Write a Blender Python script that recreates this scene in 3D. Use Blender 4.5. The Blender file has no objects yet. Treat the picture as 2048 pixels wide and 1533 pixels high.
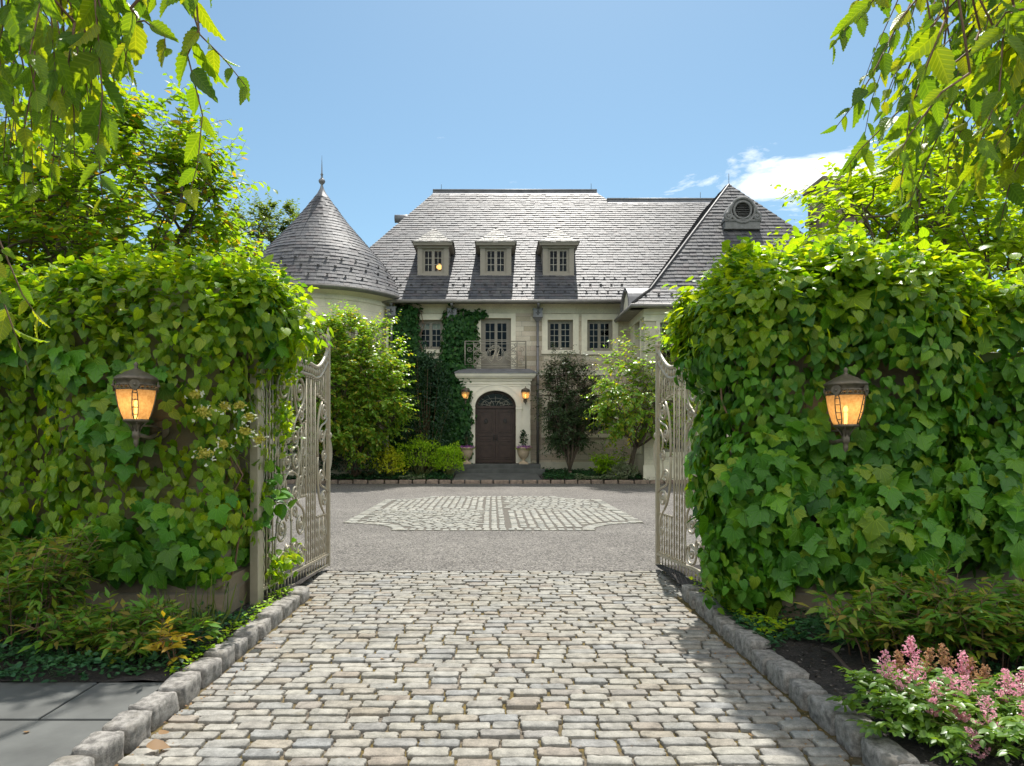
import bpy, math, random
import numpy as np
from mathutils import Vector, Matrix, noise
R = math.radians
rng = np.random.default_rng(7)
random.seed(7)
SC = bpy.context.scene
COL = SC.collection
# ---- the photograph's camera: focal 1365 px, vanishing point (985, 884), eye height 1.6 m
F, CX, HY, EYE = 1365.0, 985.0, 884.0, 1.6
def PX(px, Y): return (px - CX) * Y / F
def PZ(py, Y): return EYE + (HY - py) * Y / F

# ------------------------------------------------------------------ objects
def tag(o, label=None, cat=None, group=None, kind=None):
    if label: o['label'] = label
    if cat: o['category'] = cat
    if group: o['group'] = group
    if kind: o['kind'] = kind
    return o
def empty(name, loc=(0, 0, 0), label=None, cat=None, group=None, parent=None, kind=None):
    o = bpy.data.objects.new(name, None)
    o.empty_display_size = .1
    COL.objects.link(o); o.location = loc
    if parent: o.parent = parent
    return tag(o, label, cat, group, kind)
def link_mesh(name, me, mat=None, parent=None):
    if mat: me.materials.append(mat)
    o = bpy.data.objects.new(name, me); COL.objects.link(o)
    if parent: o.parent = parent
    return o
def np_mesh(name, verts, loops, totals, mat=None, parent=None, smooth=False, local=None, uv=None):
    verts = np.asarray(verts, dtype=np.float32).reshape(-1, 3)
    if local is not None: verts = verts - np.asarray(local, dtype=np.float32)
    loops = np.asarray(loops, dtype=np.int32).ravel(); totals = np.asarray(totals, dtype=np.int32).ravel()
    me = bpy.data.meshes.new(name)
    me.vertices.add(len(verts)); me.vertices.foreach_set('co', verts.ravel())
    me.loops.add(len(loops)); me.loops.foreach_set('vertex_index', loops)
    me.polygons.add(len(totals))
    st = np.zeros(len(totals), dtype=np.int32); st[1:] = np.cumsum(totals)[:-1]
    me.polygons.foreach_set('loop_start', st); me.polygons.foreach_set('loop_total', totals)
    if smooth: me.polygons.foreach_set('use_smooth', np.ones(len(totals), dtype=bool))
    if uv is not None:
        ul = me.uv_layers.new(name='UVMap'); ul.data.foreach_set('uv', np.asarray(uv, dtype=np.float32).ravel())
    me.update(calc_edges=True)
    return link_mesh(name, me, mat, parent)
class MB:
    """collects simple solids, builds them as one mesh"""
    def __init__(s): s.v = []; s.f = []; s.sm = []
    def add(s, vs, fs, smooth=False):
        n = len(s.v); s.v += [tuple(v) for v in vs]
        s.f += [tuple(i + n for i in f) for f in fs]; s.sm += [smooth] * len(fs); return s
    def quad(s, a, b, c, d): return s.add([a, b, c, d], [(0, 1, 2, 3)])
    def poly(s, pts): return s.add(pts, [tuple(range(len(pts)))])
    def box(s, x0, x1, y0, y1, z0, z1, T=None):
        vs = [(x, y, z) for z in (z0, z1) for y in (y0, y1) for x in (x0, x1)]
        if T: vs = [T(*v) for v in vs]
        return s.add(vs, [(0, 2, 3, 1), (4, 5, 7, 6), (0, 1, 5, 4), (1, 3, 7, 5), (3, 2, 6, 7), (2, 0, 4, 6)])
    def prism(s, pts, d0, d1, T):
        """2-D outline (u,w) extruded from depth d0 to d1; T(u, d, w) -> xyz"""
        n = len(pts)
        vs = [T(u, d0, w) for u, w in pts] + [T(u, d1, w) for u, w in pts]
        fs = [tuple(range(n)), tuple(range(2 * n - 1, n - 1, -1))]
        fs += [(i, i + n, (i + 1) % n + n, (i + 1) % n) for i in range(n)]
        return s.add(vs, fs)
    def tube(s, pts, r, n=6, caps=True, closed=False):
        pts = [Vector(p) for p in pts]; m = len(pts)
        if m < 2: return s
        rs = r if hasattr(r, '__len__') else [r] * m
        vs = []; prev = None
        for i, p in enumerate(pts):
            if closed: t = pts[(i + 1) % m] - pts[i - 1]
            else: t = pts[min(i + 1, m - 1)] - pts[max(i - 1, 0)]
            if t.length < 1e-9: t = Vector((0, 0, 1))
            t.normalize()
            if prev is None:
                a = Vector((0, 0, 1)) if abs(t.z) < .9 else Vector((1, 0, 0))
                u = t.cross(a).normalized()
            else:
                u = prev - t * prev.dot(t)
                u = u.normalized() if u.length > 1e-6 else t.orthogonal().normalized()
            prev = u; w = t.cross(u)
            for k in range(n):
                an = 2 * math.pi * k / n
                vs.append(p + (u * math.cos(an) + w * math.sin(an)) * rs[i])
        fs = []
        for i in range(m if closed else m - 1):
            j = (i + 1) % m
            for k in range(n):
                fs.append((i * n + k, i * n + (k + 1) % n, j * n + (k + 1) % n, j * n + k))
        s.add(vs, fs, True)
        if caps and not closed:
            b = len(s.v) - m * n
            s.f.append(tuple(b + k for k in range(n - 1, -1, -1))); s.sm.append(False)
            s.f.append(tuple(b + (m - 1) * n + k for k in range(n))); s.sm.append(False)
        return s
    def lathe(s, prof, c=(0, 0, 0), n=24, a0=0, a1=2 * math.pi, smooth=True):
        full = abs(a1 - a0 - 2 * math.pi) < 1e-6; m = n if full else n + 1
        vs = []
        for r, z in prof:
            for k in range(m):
                a = a0 + (a1 - a0) * k / n
                vs.append((c[0] + r * math.cos(a), c[1] + r * math.sin(a), c[2] + z))
        fs = []
        for i in range(len(prof) - 1):
            for k in range(n):
                k2 = (k + 1) % m
                fs.append((i * m + k, i * m + k2, (i + 1) * m + k2, (i + 1) * m + k))
        return s.add(vs, fs, smooth)
    def ball(s, c, r, n=8, sq=1.0):
        prof = [(max(1e-4, r * math.sin(math.pi * i / n)), -r * sq * math.cos(math.pi * i / n)) for i in range(n + 1)]
        return s.lathe(prof, c, n + 2)
    def build(s, name, mat, parent=None, bevel=0):
        me = bpy.data.meshes.new(name)
        me.from_pydata(s.v, [], s.f)
        me.polygons.foreach_set('use_smooth', s.sm); me.update()
        o = link_mesh(name, me, mat, parent)
        if bevel:
            b = o.modifiers.new('bevel', 'BEVEL'); b.width = bevel; b.segments = 2; b.limit_method = 'ANGLE'; b.angle_limit = R(40)
        return o
    def xf(s, T):
        s.v = [tuple(T(*v)) for v in s.v]; return s

# ------------------------------------------------------------------ materials
def new_mat(name):
    m = bpy.data.materials.new(name); m.use_nodes = True
    nt = m.node_tree; nt.nodes.clear()
    return m, nt, nt.nodes.new('ShaderNodeOutputMaterial')
def N(nt, t, **k):
    n = nt.nodes.new('ShaderNode' + t)
    for a, b in k.items():
        if a.startswith('i_'):
            key = a[2:]; n.inputs[int(key) if key.isdigit() else key.replace('_', ' ')].default_value = b
        else: setattr(n, a, b)
    return n
def C4(c): return (c[0], c[1], c[2], 1)
def ramp(nt, fac, stops, interp='LINEAR'):
    n = nt.nodes.new('ShaderNodeValToRGB'); n.color_ramp.interpolation = interp
    e = n.color_ramp.elements
    while len(e) < len(stops): e.new(.5)
    for x, (p, c) in zip(e, stops): x.position = p; x.color = C4(c) if hasattr(c, '__len__') else (c, c, c, 1)
    if fac is not None: nt.links.new(fac, n.inputs[0])
    return n
def mixc(nt, fac, a, b, mode='MIX'):
    n = nt.nodes.new('ShaderNodeMix'); n.data_type = 'RGBA'; n.blend_type = mode
    for s, v in ((0, fac), (6, a), (7, b)):
        if isinstance(v, bpy.types.NodeSocket): nt.links.new(v, n.inputs[s])
        elif hasattr(v, '__len__'): n.inputs[s].default_value = C4(v)
        else: n.inputs[s].default_value = v
    return n.outputs[2]
def objco(nt, scale=1.0, loc=None):
    t = N(nt, 'TexCoord'); m = N(nt, 'Mapping')
    m.inputs['Scale'].default_value = (scale,) * 3 if not hasattr(scale, '__len__') else scale
    if loc: m.inputs['Location'].default_value = loc
    nt.links.new(t.outputs['Object'], m.inputs[0]); return m.outputs[0]
def noise_n(nt, co, scale, detail=4, rough=.55):
    n = N(nt, 'TexNoise'); n.inputs['Scale'].default_value = scale
    n.inputs['Detail'].default_value = detail; n.inputs['Roughness'].default_value = rough
    nt.links.new(co, n.inputs['Vector']); return n.outputs[0]
def bump(nt, h, strength=.3, dist=.02):
    b = N(nt, 'Bump'); b.inputs['Strength'].default_value = strength; b.inputs['Distance'].default_value = dist
    nt.links.new(h, b.inputs['Height']); return b.outputs[0]
def simple(name, col, rough=.6, metal=0, spec=.5, nscale=8, var=.25, bmp=.0, bdist=.005):
    m, nt, out = new_mat(name); p = N(nt, 'BsdfPrincipled')
    co = objco(nt); nz = noise_n(nt, co, nscale)
    c = ramp(nt, nz, [(.25, [x * (1 - var) for x in col]), (.75, [min(1, x * (1 + var)) for x in col])])
    nt.links.new(c.outputs[0], p.inputs['Base Color'])
    p.inputs['Roughness'].default_value = rough; p.inputs['Metallic'].default_value = metal
    p.inputs['Specular IOR Level'].default_value = spec
    if bmp:
        nt.links.new(bump(nt, noise_n(nt, co, nscale * 6, 6), bmp, bdist), p.inputs['Normal'])
    nt.links.new(p.outputs[0], out.inputs[0]); return m
def vein_mask(nt, mode):
    """leaf veins drawn in the leaf's own coordinates (x across, y along)"""
    t = N(nt, 'TexCoord'); s = N(nt, 'SeparateXYZ'); nt.links.new(t.outputs['UV'], s.inputs[0])
    def mm(op, *a):
        n = N(nt, 'Math', operation=op)
        for i, v in enumerate(a):
            if isinstance(v, bpy.types.NodeSocket): nt.links.new(v, n.inputs[i])
            else: n.inputs[i].default_value = v
        return n.outputs[0]
    ax = mm('ABSOLUTE', s.outputs[0]); y = s.outputs[1]
    d = ax
    if mode == 'palm':
        for ang in (28, 52, 86):
            a = R(ang); l = mm('ABSOLUTE', mm('SUBTRACT', mm('MULTIPLY', ax, math.cos(a)), mm('MULTIPLY', mm('SUBTRACT', y, .03), math.sin(a))))
            d = mm('MINIMUM', d, l)
        wdt = .022
    else:
        fr = mm('FRACT', mm('MULTIPLY', mm('SUBTRACT', y, mm('MULTIPLY', ax, .75)), 8.5))
        d = mm('MINIMUM', d, mm('MULTIPLY', mm('ABSOLUTE', mm('SUBTRACT', fr, .5)), .16)); wdt = .026
    return ramp(nt, mm('DIVIDE', d, wdt), [(.25, 1), (1, 0)]).outputs[0]
def leaf_mat(name, cols, trans=.4, rough=.42, spec=.45, tcol=None, nvar=.0, vein=None):
    """cols: list of reflectance colours spread over the leaves by island; light also passes through"""
    m, nt, out = new_mat(name)
    g = N(nt, 'NewGeometry'); n = len(cols)
    rc = ramp(nt, g.outputs['Random Per Island'], [((i + .5) / n, c) for i, c in enumerate(cols)])
    c = rc.outputs[0]
    if nvar:
        nz = noise_n(nt, objco(nt), 1.3, 3)
        v = ramp(nt, nz, [(.3, 1 - nvar), (.7, 1 + nvar)])
        c = mixc(nt, 1.0, c, v.outputs[0], 'MULTIPLY')
    p = N(nt, 'BsdfPrincipled')
    if vein:
        vm = vein_mask(nt, vein); k = N(nt, 'Math', operation='MULTIPLY'); nt.links.new(vm, k.inputs[0]); k.inputs[1].default_value = .55
        c = mixc(nt, k.outputs[0], c, mixc(nt, 1.0, c, (2.0, 1.7, 1.8), 'MULTIPLY'))
        nt.links.new(bump(nt, vm, .5, .006), p.inputs['Normal'])
    nt.links.new(c, p.inputs['Base Color'])
    p.inputs['Roughness'].default_value = rough; p.inputs['Specular IOR Level'].default_value = spec
    t = N(nt, 'BsdfTranslucent')
    tc = mixc(nt, 1.0, c, tcol or (2.6, 2.2, .7), 'MULTIPLY')
    nt.links.new(tc, t.inputs[0])
    mx = N(nt, 'MixShader'); mx.inputs[0].default_value = trans
    nt.links.new(p.outputs[0], mx.inputs[1]); nt.links.new(t.outputs[0], mx.inputs[2])
    nt.links.new(mx.outputs[0], out.inputs[0]); return m

def island_stone(name, cols, rough=.75, spec=.35, nsc=18, dark=.55, bmp=.35, bdist=.006, lichen=None, stain=False):
    m, nt, out = new_mat(name); p = N(nt, 'BsdfPrincipled')
    g = N(nt, 'NewGeometry'); n = len(cols)
    c = ramp(nt, g.outputs['Random Per Island'], [((i + .5) / n, k) for i, k in enumerate(cols)]).outputs[0]
    co = objco(nt)
    nz = noise_n(nt, co, nsc, 6, .65)
    c = mixc(nt, 1.0, c, ramp(nt, nz, [(.34, dark), (.60, 1.06)]).outputs[0], 'MULTIPLY')
    fine = noise_n(nt, co, nsc * 9, 3, .7)
    c = mixc(nt, 1.0, c, ramp(nt, fine, [(.3, .72), (.7, 1.12)]).outputs[0], 'MULTIPLY')
    if stain:
        b2 = noise_n(nt, co, .8, 5, .65); c = mixc(nt, 1.0, c, ramp(nt, b2, [(.32, (.84, .82, .77)), (.60, (1.03, 1.03, 1.03))]).outputs[0], 'MULTIPLY')
        b3 = noise_n(nt, co, 3.4, 5, .7); c = mixc(nt, ramp(nt, b3, [(.60, 0), (.74, .55)]).outputs[0], c, (.16, .13, .07))
    if lichen:
        l = noise_n(nt, co, 3.1, 5, .7)
        c = mixc(nt, ramp(nt, l, [(.56, 0), (.7, .6)]).outputs[0], c, lichen)
    nt.links.new(c, p.inputs['Base Color'])
    p.inputs['Roughness'].default_value = rough; p.inputs['Specular IOR Level'].default_value = spec
    h = mixc(nt, .4, nz, fine)
    nt.links.new(bump(nt, h, bmp, bdist), p.inputs['Normal'])
    nt.links.new(p.outputs[0], out.inputs[0]); return m

def ashlar(name, cols, bw=.62, bh=.21, mortar=.006, mcol=(.30, .27, .21), rough=.85, bstr=.5, stain=.75, around=False):
    """coursed stone; u runs along the wall, courses along z"""
    m, nt, out = new_mat(name); p = N(nt, 'BsdfPrincipled')
    t = N(nt, 'TexCoord'); sp = N(nt, 'SeparateXYZ'); nt.links.new(t.outputs['Object'], sp.inputs[0])
    cb = N(nt, 'CombineXYZ')
    ad = N(nt, 'Math', operation='ADD'); nt.links.new(sp.outputs[0], ad.inputs[0]); nt.links.new(sp.outputs[1], ad.inputs[1])
    nt.links.new(ad.outputs[0], cb.inputs[0]); nt.links.new(sp.outputs[2], cb.inputs[1])
    def brick(w, h, off, sq):
        b = N(nt, 'TexBrick'); nt.links.new(cb.outputs[0], b.inputs['Vector'])
        b.offset = off; b.squash = sq; b.squash_frequency = 3
        b.inputs['Scale'].default_value = 1; b.inputs['Mortar Size'].default_value = mortar
        b.inputs['Mortar Smooth'].default_value = .25; b.inputs['Bias'].default_value = 0
        b.inputs['Brick Width'].default_value = w; b.inputs['Row Height'].default_value = h
        b.inputs['Color1'].default_value = (0, 0, 0, 1); b.inputs['Color2'].default_value = (1, 1, 1, 1)
        b.inputs['Mortar'].default_value = (.5, .5, .5, 1); return b
    b1 = brick(bw, bh, .41, 1.35)
    n = len(cols)
    c = ramp(nt, b1.outputs['Color'], [((i + .5) / n, k) for i, k in enumerate(cols)]).outputs[0]
    co = t.outputs['Object']
    big = noise_n(nt, co, .9, 5, .6)
    c = mixc(nt, 1.0, c, ramp(nt, big, [(.3, stain), (.65, 1.05)]).outputs[0], 'MULTIPLY')
    fine = noise_n(nt, co, 22, 6, .7)
    c = mixc(nt, 1.0, c, ramp(nt, fine, [(.3, .84), (.7, 1.08)]).outputs[0], 'MULTIPLY')
    c = mixc(nt, b1.outputs['Fac'], c, mcol)
    nt.links.new(c, p.inputs['Base Color']); p.inputs['Roughness'].default_value = rough
    p.inputs['Specular IOR Level'].default_value = .25
    inv = N(nt, 'Math', operation='SUBTRACT'); inv.inputs[0].default_value = 1; nt.links.new(b1.outputs['Fac'], inv.inputs[1])
    h = mixc(nt, .35, inv.outputs[0], fine)
    nt.links.new(bump(nt, h, bstr, .02), p.inputs['Normal'])
    nt.links.new(p.outputs[0], out.inputs[0]); return m

M = {}
M['ashlar'] = ashlar('coursed_limestone', [(.52, .44, .32), (.72, .63, .48), (.58, .47, .36), (.76, .69, .55), (.64, .52, .41), (.69, .61, .49)])
M['smooth_stone'] = ashlar('smooth_limestone', [(.74, .67, .52), (.79, .73, .58), (.76, .69, .54)], bw=1.3, bh=.46, mortar=.004, mcol=(.42, .38, .30), bstr=.25, stain=.8)
M['trim_stone'] = simple('cut_limestone_trim', (.80, .74, .59), .8, spec=.3, nscale=3, var=.12, bmp=.2)
M['portal_stone'] = simple('pale_portal_limestone', (.79, .745, .62), .8, spec=.3, nscale=2.2, var=.1, bmp=.2)
M['pier_stone'] = ashlar('garden_wall_stone', [(.22, .175, .12), (.28, .23, .16), (.18, .14, .095)], bw=.55, bh=.3, mortar=.012, mcol=(.2, .17, .13))
M['coping'] = simple('worn_coping_stone', (.34, .31, .25), .85, nscale=4, var=.3, bmp=.4)
M['slate'] = island_stone('grey_roof_slate', [(.098, .099, .106), (.084, .086, .095), (.118, .116, .117), (.092, .094, .102), (.072, .074, .083), (.112, .10, .102), (.095, .096, .104), (.13, .128, .128)], rough=.6, spec=.25, nsc=5, dark=.72, bmp=.25, bdist=.006)
M['slate_pale'] = island_stone('pale_dormer_slate', [(.34, .325, .29), (.40, .38, .34), (.30, .29, .27), (.36, .33, .30)], rough=.6, spec=.3, nsc=5, dark=.75, bmp=.25, bdist=.006)
M['lead'] = simple('dull_lead', (.20, .20, .205), .5, .5, nscale=3, var=.25)
M['zinc'] = simple('weathered_gutter_metal', (.24, .225, .205), .5, .3, nscale=3, var=.2)
M['black_iron'] = simple('dark_iron', (.045, .043, .042), .55, .4, nscale=30, var=.3)
M['vent_stone'] = simple('shade_grey_vent_stone', (.20, .20, .195), .8, nscale=6, var=.25, bmp=.3)  # grey darkened so the colour carries the shade on the vent
M['bronze'] = simple('dark_bronze_patina', (.15, .125, .092), .5, .5, nscale=25, var=.35, bmp=.15)
M['taupe'] = simple('taupe_painted_wood', (.285, .255, .205), .55, nscale=6, var=.08)
M['railing'] = simple('grey_beige_railing_paint', (.30, .275, .22), .5, .3, nscale=10, var=.12)
M['muntin'] = simple('pale_muntin_paint', (.40, .375, .31), .55, nscale=6, var=.08)
M['door_wood'] = simple('dark_stained_door_wood', (.048, .028, .021), .45, spec=.45, nscale=5, var=.3)
M['gate_paint'] = simple('beige_gate_paint', (.43, .38, .29), .42, .3, spec=.5, nscale=14, var=.1)
M['bark'] = simple('grey_brown_bark', (.12, .09, .065), .9, nscale=12, var=.35, bmp=.5)
M['twig'] = simple('brown_twig', (.16, .095, .055), .8, nscale=20, var=.3)
M['stem_green'] = simple('green_stem', (.16, .17, .05), .7, nscale=20, var=.2)
M['urn'] = simple('buff_urn_stone', (.46, .36, .25), .8, nscale=9, var=.15, bmp=.3)
M['bluestone'] = simple('bluestone_flag', (.082, .085, .08), .8, nscale=2.6, var=.38, bmp=.35)
M['granite_kerb'] = island_stone('granite_kerbstone', [(.40, .385, .355), (.46, .44, .40), (.35, .34, .325), (.46, .42, .365), (.41, .40, .375)], rough=.9, spec=.2, nsc=22, dark=.42, bmp=1.0, bdist=.02, lichen=(.20, .18, .14))
M['brick_kerb'] = island_stone('far_kerb_stone', [(.30, .22, .17), (.36, .27, .21), (.27, .21, .17)], rough=.85, nsc=8)
M['cobble'] = island_stone('granite_setts', [(.335, .32, .28), (.295, .288, .265), (.325, .29, .235), (.255, .257, .25), (.375, .36, .315), (.29, .25, .205), (.275, .277, .27), (.345, .325, .28), (.32, .308, .28), (.36, .345, .305)], rough=.75, spec=.3, nsc=13, dark=.6, bmp=.9, bdist=.009, stain=True)
M['cobble_pale'] = island_stone('pale_setts', [(.29, .285, .25), (.34, .33, .285), (.25, .25, .225), (.31, .295, .25)], rough=.75, nsc=9, dark=.7)

def bed_joint():
    m, nt, out = new_mat('sandy_mossy_joints'); p = N(nt, 'BsdfPrincipled'); co = objco(nt)
    a = noise_n(nt, co, 60, 4, .7)
    base = ramp(nt, a, [(.3, (.06, .047, .035)), (.5, (.115, .093, .07)), (.70, (.24, .21, .17))]).outputs[0]
    big = noise_n(nt, co, 1.15, 5, .62)
    moss = ramp(nt, noise_n(nt, co, 25, 3), [(.3, (.05, .042, .010)), (.7, (.15, .10, .018))]).outputs[0]
    c = mixc(nt, ramp(nt, big, [(.40, 0), (.50, .95)]).outputs[0], base, moss)
    nt.links.new(c, p.inputs['Base Color']); p.inputs['Roughness'].default_value = .95
    nt.links.new(bump(nt, a, .8, .008), p.inputs['Normal']); nt.links.new(p.outputs[0], out.inputs[0]); return m
M['joint'] = bed_joint()
M['joint_grey'] = simple('grey_grit_joints', (.10, .088, .072), .95, nscale=40, var=.4, bmp=.4)
def gravel_mat():
    m, nt, out = new_mat('chip_seal_gravel'); p = N(nt, 'BsdfPrincipled'); co = objco(nt)
    v = N(nt, 'TexVoronoi'); v.inputs['Scale'].default_value = 55; nt.links.new(co, v.inputs['Vector'])
    sp = N(nt, 'SeparateColor'); nt.links.new(v.outputs['Color'], sp.inputs[0])
    c = ramp(nt, sp.outputs[0], [(.05, (.055, .052, .049)), (.3, (.118, .111, .104)), (.6, (.168, .158, .148)), (.95, (.28, .265, .245))]).outputs[0]
    big = noise_n(nt, co, .35, 5, .6)
    c = mixc(nt, 1.0, c, ramp(nt, big, [(.3, (.80, .78, .76)), (.65, (1.05, 1.03, 1.0))]).outputs[0], 'MULTIPLY')
    mid = noise_n(nt, co, 2.6, 5, .65)
    c = mixc(nt, 1.0, c, ramp(nt, mid, [(.3, .86), (.68, 1.07)]).outputs[0], 'MULTIPLY')
    nt.links.new(c, p.inputs['Base Color']); p.inputs['Roughness'].default_value = .9; p.inputs['Specular IOR Level'].default_value = .25
    nt.links.new(bump(nt, v.outputs['Distance'], .7, .01), p.inputs['Normal']); nt.links.new(p.outputs[0], out.inputs[0]); return m
M['gravel'] = gravel_mat()
def soil_mat():
    m, nt, out = new_mat('dark_mulched_soil'); p = N(nt, 'BsdfPrincipled'); co = objco(nt)
    a = noise_n(nt, co, 45, 6, .75); b = noise_n(nt, co, 5, 4)
    c = ramp(nt, a, [(.3, (.012, .010, .009)), (.55, (.045, .037, .032)), (.7, (.10, .088, .078)), (.78, (.26, .24, .22))]).outputs[0]
    c = mixc(nt, 1.0, c, ramp(nt, b, [(.3, .7), (.7, 1.2)]).outputs[0], 'MULTIPLY')
    nt.links.new(c, p.inputs['Base Color']); p.inputs['Roughness'].default_value = .95
    nt.links.new(bump(nt, a, 1.0, .03), p.inputs['Normal']); nt.links.new(p.outputs[0], out.inputs[0]); return m
M['soil'] = soil_mat()
M['mulch'] = island_stone('mulch_chip', [(.05, .04, .032), (.09, .07, .055), (.16, .14, .12), (.035, .03, .027), (.24, .22, .20)], rough=.95, spec=.1)
M['ground'] = simple('asphalt_and_earth', (.07, .075, .055), .95, nscale=.6, var=.35, bmp=.3)
def glass_mat():
    m, nt, out = new_mat('window_glass')
    tr = N(nt, 'BsdfTransparent'); tr.inputs[0].default_value = (.72, .78, .74, 1)
    gl = N(nt, 'BsdfGlossy'); gl.inputs['Roughness'].default_value = .02
    fr = N(nt, 'Fresnel'); fr.inputs[0].default_value = 1.5
    mul = N(nt, 'Math', operation='MULTIPLY_ADD'); mul.inputs[1].default_value = .55; mul.inputs[2].default_value = .0
    nt.links.new(fr.outputs[0], mul.inputs[0])
    co = objco(nt); nt.links.new(bump(nt, noise_n(nt, co, 2.2, 2), .06, .05), gl.inputs['Normal'])
    mx = N(nt, 'MixShader'); nt.links.new(mul.outputs[0], mx.inputs[0])
    nt.links.new(tr.outputs[0], mx.inputs[1]); nt.links.new(gl.outputs[0], mx.inputs[2]); nt.links.new(mx.outputs[0], out.inputs[0]); return m
M['glass'] = glass_mat()
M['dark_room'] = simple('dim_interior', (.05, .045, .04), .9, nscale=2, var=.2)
M['blind'] = simple('white_roller_blind', (.7, .68, .62), .8, nscale=4, var=.05)
def amber_mat():
    m, nt, out = new_mat('amber_seeded_glass'); co = objco(nt)
    nz = noise_n(nt, co, 42, 4, .6)
    c = ramp(nt, nz, [(.3, (.46, .28, .12)), (.7, (.66, .46, .24))]).outputs[0]
    t = N(nt, 'BsdfTranslucent'); nt.links.new(c, t.inputs[0])
    d = N(nt, 'BsdfDiffuse'); nt.links.new(c, d.inputs[0])
    tp = N(nt, 'BsdfTransparent'); tp.inputs[0].default_value = (.95, .62, .28, 1)
    m1 = N(nt, 'MixShader'); m1.inputs[0].default_value = .35; nt.links.new(t.outputs[0], m1.inputs[1]); nt.links.new(d.outputs[0], m1.inputs[2])
    m2 = N(nt, 'MixShader'); m2.inputs[0].default_value = .22; nt.links.new(m1.outputs[0], m2.inputs[1]); nt.links.new(tp.outputs[0], m2.inputs[2])
    e = N(nt, 'Emission'); nt.links.new(c, e.inputs[0]); e.inputs[1].default_value = .06
    ad = N(nt, 'AddShader'); nt.links.new(m2.outputs[0], ad.inputs[0]); nt.links.new(e.outputs[0], ad.inputs[1])
    nt.links.new(ad.outputs[0], out.inputs[0]); return m
M['amber'] = amber_mat()
def glow(name, c, s):
    m, nt, out = new_mat(name); e = N(nt, 'Emission'); e.inputs[0].default_value = C4(c); e.inputs[1].default_value = s
    nt.links.new(e.outputs[0], out.inputs[0]); return m
M['bulb'] = glow('lit_bulb', (1, .74, .36), 9)
M['chandelier'] = glow('lit_chandelier', (1, .5, .14), 2.2)

# foliage
M['ivy'] = leaf_mat('ivy_leaf', [(.072, .215, .010), (.046, .16, .012), (.11, .27, .012), (.030, .115, .014), (.060, .19, .010), (.15, .30, .014), (.036, .125, .012), (.17, .26, .016)], .2, .42, .32, (2.3, 2.2, .5), vein='palm')
M['hydrangea'] = leaf_mat('climbing_hydrangea_leaf', [(.18, .31, .014), (.12, .26, .014), (.23, .34, .014), (.085, .20, .016), (.29, .37, .02), (.06, .16, .016)], .52, .36, .5, (2.6, 2.2, .5), vein='palm')
M['lacecap'] = leaf_mat('lacecap_floret', [(.52, .48, .08), (.44, .42, .07), (.58, .54, .14)], .35, .7, .2, (1.3, 1.25, .8))
M['white_petal'] = leaf_mat('white_sepal', [(.75, .74, .62), (.66, .68, .55)], .4, .6, .2, (1.1, 1.1, 1.0))
M['birch'] = leaf_mat('overhanging_leaf', [(.10, .19, .014), (.13, .22, .014), (.07, .15, .016), (.16, .24, .012), (.24, .28, .016), (.08, .165, .016), (.06, .13, .02)], .5, .4, .35, (2.6, 2.3, .4), vein='pinnate')
M['cherry'] = leaf_mat('cherry_leaf', [(.15, .27, .018), (.11, .22, .018), (.19, .30, .018), (.085, .19, .018), (.21, .32, .02), (.12, .24, .018), (.10, .21, .018), (.17, .28, .018), (.13, .25, .018), (.08, .18, .02), (.16, .28, .018), (.26, .17, .035)], .58, .45, .25, (2.7, 2.25, .5))
M['cherry2'] = leaf_mat('bright_tree_leaf', [(.19, .32, .018), (.15, .27, .018), (.23, .35, .018), (.11, .22, .018), (.27, .36, .022)], .58, .45, .25, (2.6, 2.2, .45))
M['far_tree'] = leaf_mat('distant_tree_leaf', [(.10, .17, .03), (.08, .14, .026), (.13, .19, .035)], .4, .5, .3)
M['ornamental'] = leaf_mat('ornamental_tree_leaf', [(.18, .33, .045), (.145, .29, .045), (.22, .36, .045), (.105, .23, .04), (.28, .39, .05), (.36, .31, .05)], .48, .32, .55, (2.2, 2.1, .5))
M['vine_house'] = leaf_mat('wall_vine_leaf', [(.032, .11, .026), (.025, .085, .024), (.048, .135, .024), (.02, .07, .022)], .3, .5, .2)
M['holly'] = leaf_mat('dark_evergreen_leaf', [(.030, .075, .036), (.024, .06, .030), (.042, .095, .04), (.018, .046, .024)], .14, .45, .3)
M['dark_tree'] = leaf_mat('dark_leaf', [(.050, .095, .042), (.038, .075, .034), (.068, .12, .05)], .25, .4, .35)
M['spirea'] = leaf_mat('lime_shrub_leaf', [(.33, .52, .02), (.26, .46, .02), (.40, .56, .025), (.18, .34, .02)], .36, .5, .2, (2.0, 1.9, .5))
M['gold_shrub'] = leaf_mat('golden_shrub_leaf', [(.56, .60, .03), (.46, .52, .03), (.62, .62, .05)], .36, .5, .3, (1.5, 1.4, .5))
M['nandina'] = leaf_mat('bamboo_like_leaf', [(.11, .245, .028), (.08, .20, .028), (.16, .30, .03), (.06, .16, .03), (.27, .31, .035), (.13, .27, .025), (.09, .22, .028), (.28, .22, .05)], .36, .45, .28, (2.2, 1.9, .6))
M['gold_frond'] = leaf_mat('yellow_frond', [(.50, .40, .03), (.42, .34, .03), (.40, .22, .04)], .4, .45, .3, (1.6, 1.3, .5))
M['cover'] = leaf_mat('periwinkle_leaf', [(.040, .12, .045), (.03, .095, .04), (.055, .15, .05), (.024, .07, .03)], .2, .42, .28)
M['pale_cover'] = leaf_mat('variegated_leaf', [(.28, .32, .19), (.20, .26, .13), (.36, .38, .26)], .25, .5, .4, (1.4, 1.4, .9))
M['astilbe'] = leaf_mat('astilbe_leaf', [(.10, .20, .022), (.075, .16, .022), (.14, .25, .022)], .32, .35, .45)
M['pink'] = leaf_mat('pink_floret', [(.82, .38, .50), (.86, .50, .58), (.76, .30, .43), (.85, .55, .59)], .45, .65, .2, (1.15, 1.1, 1.1))
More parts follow.
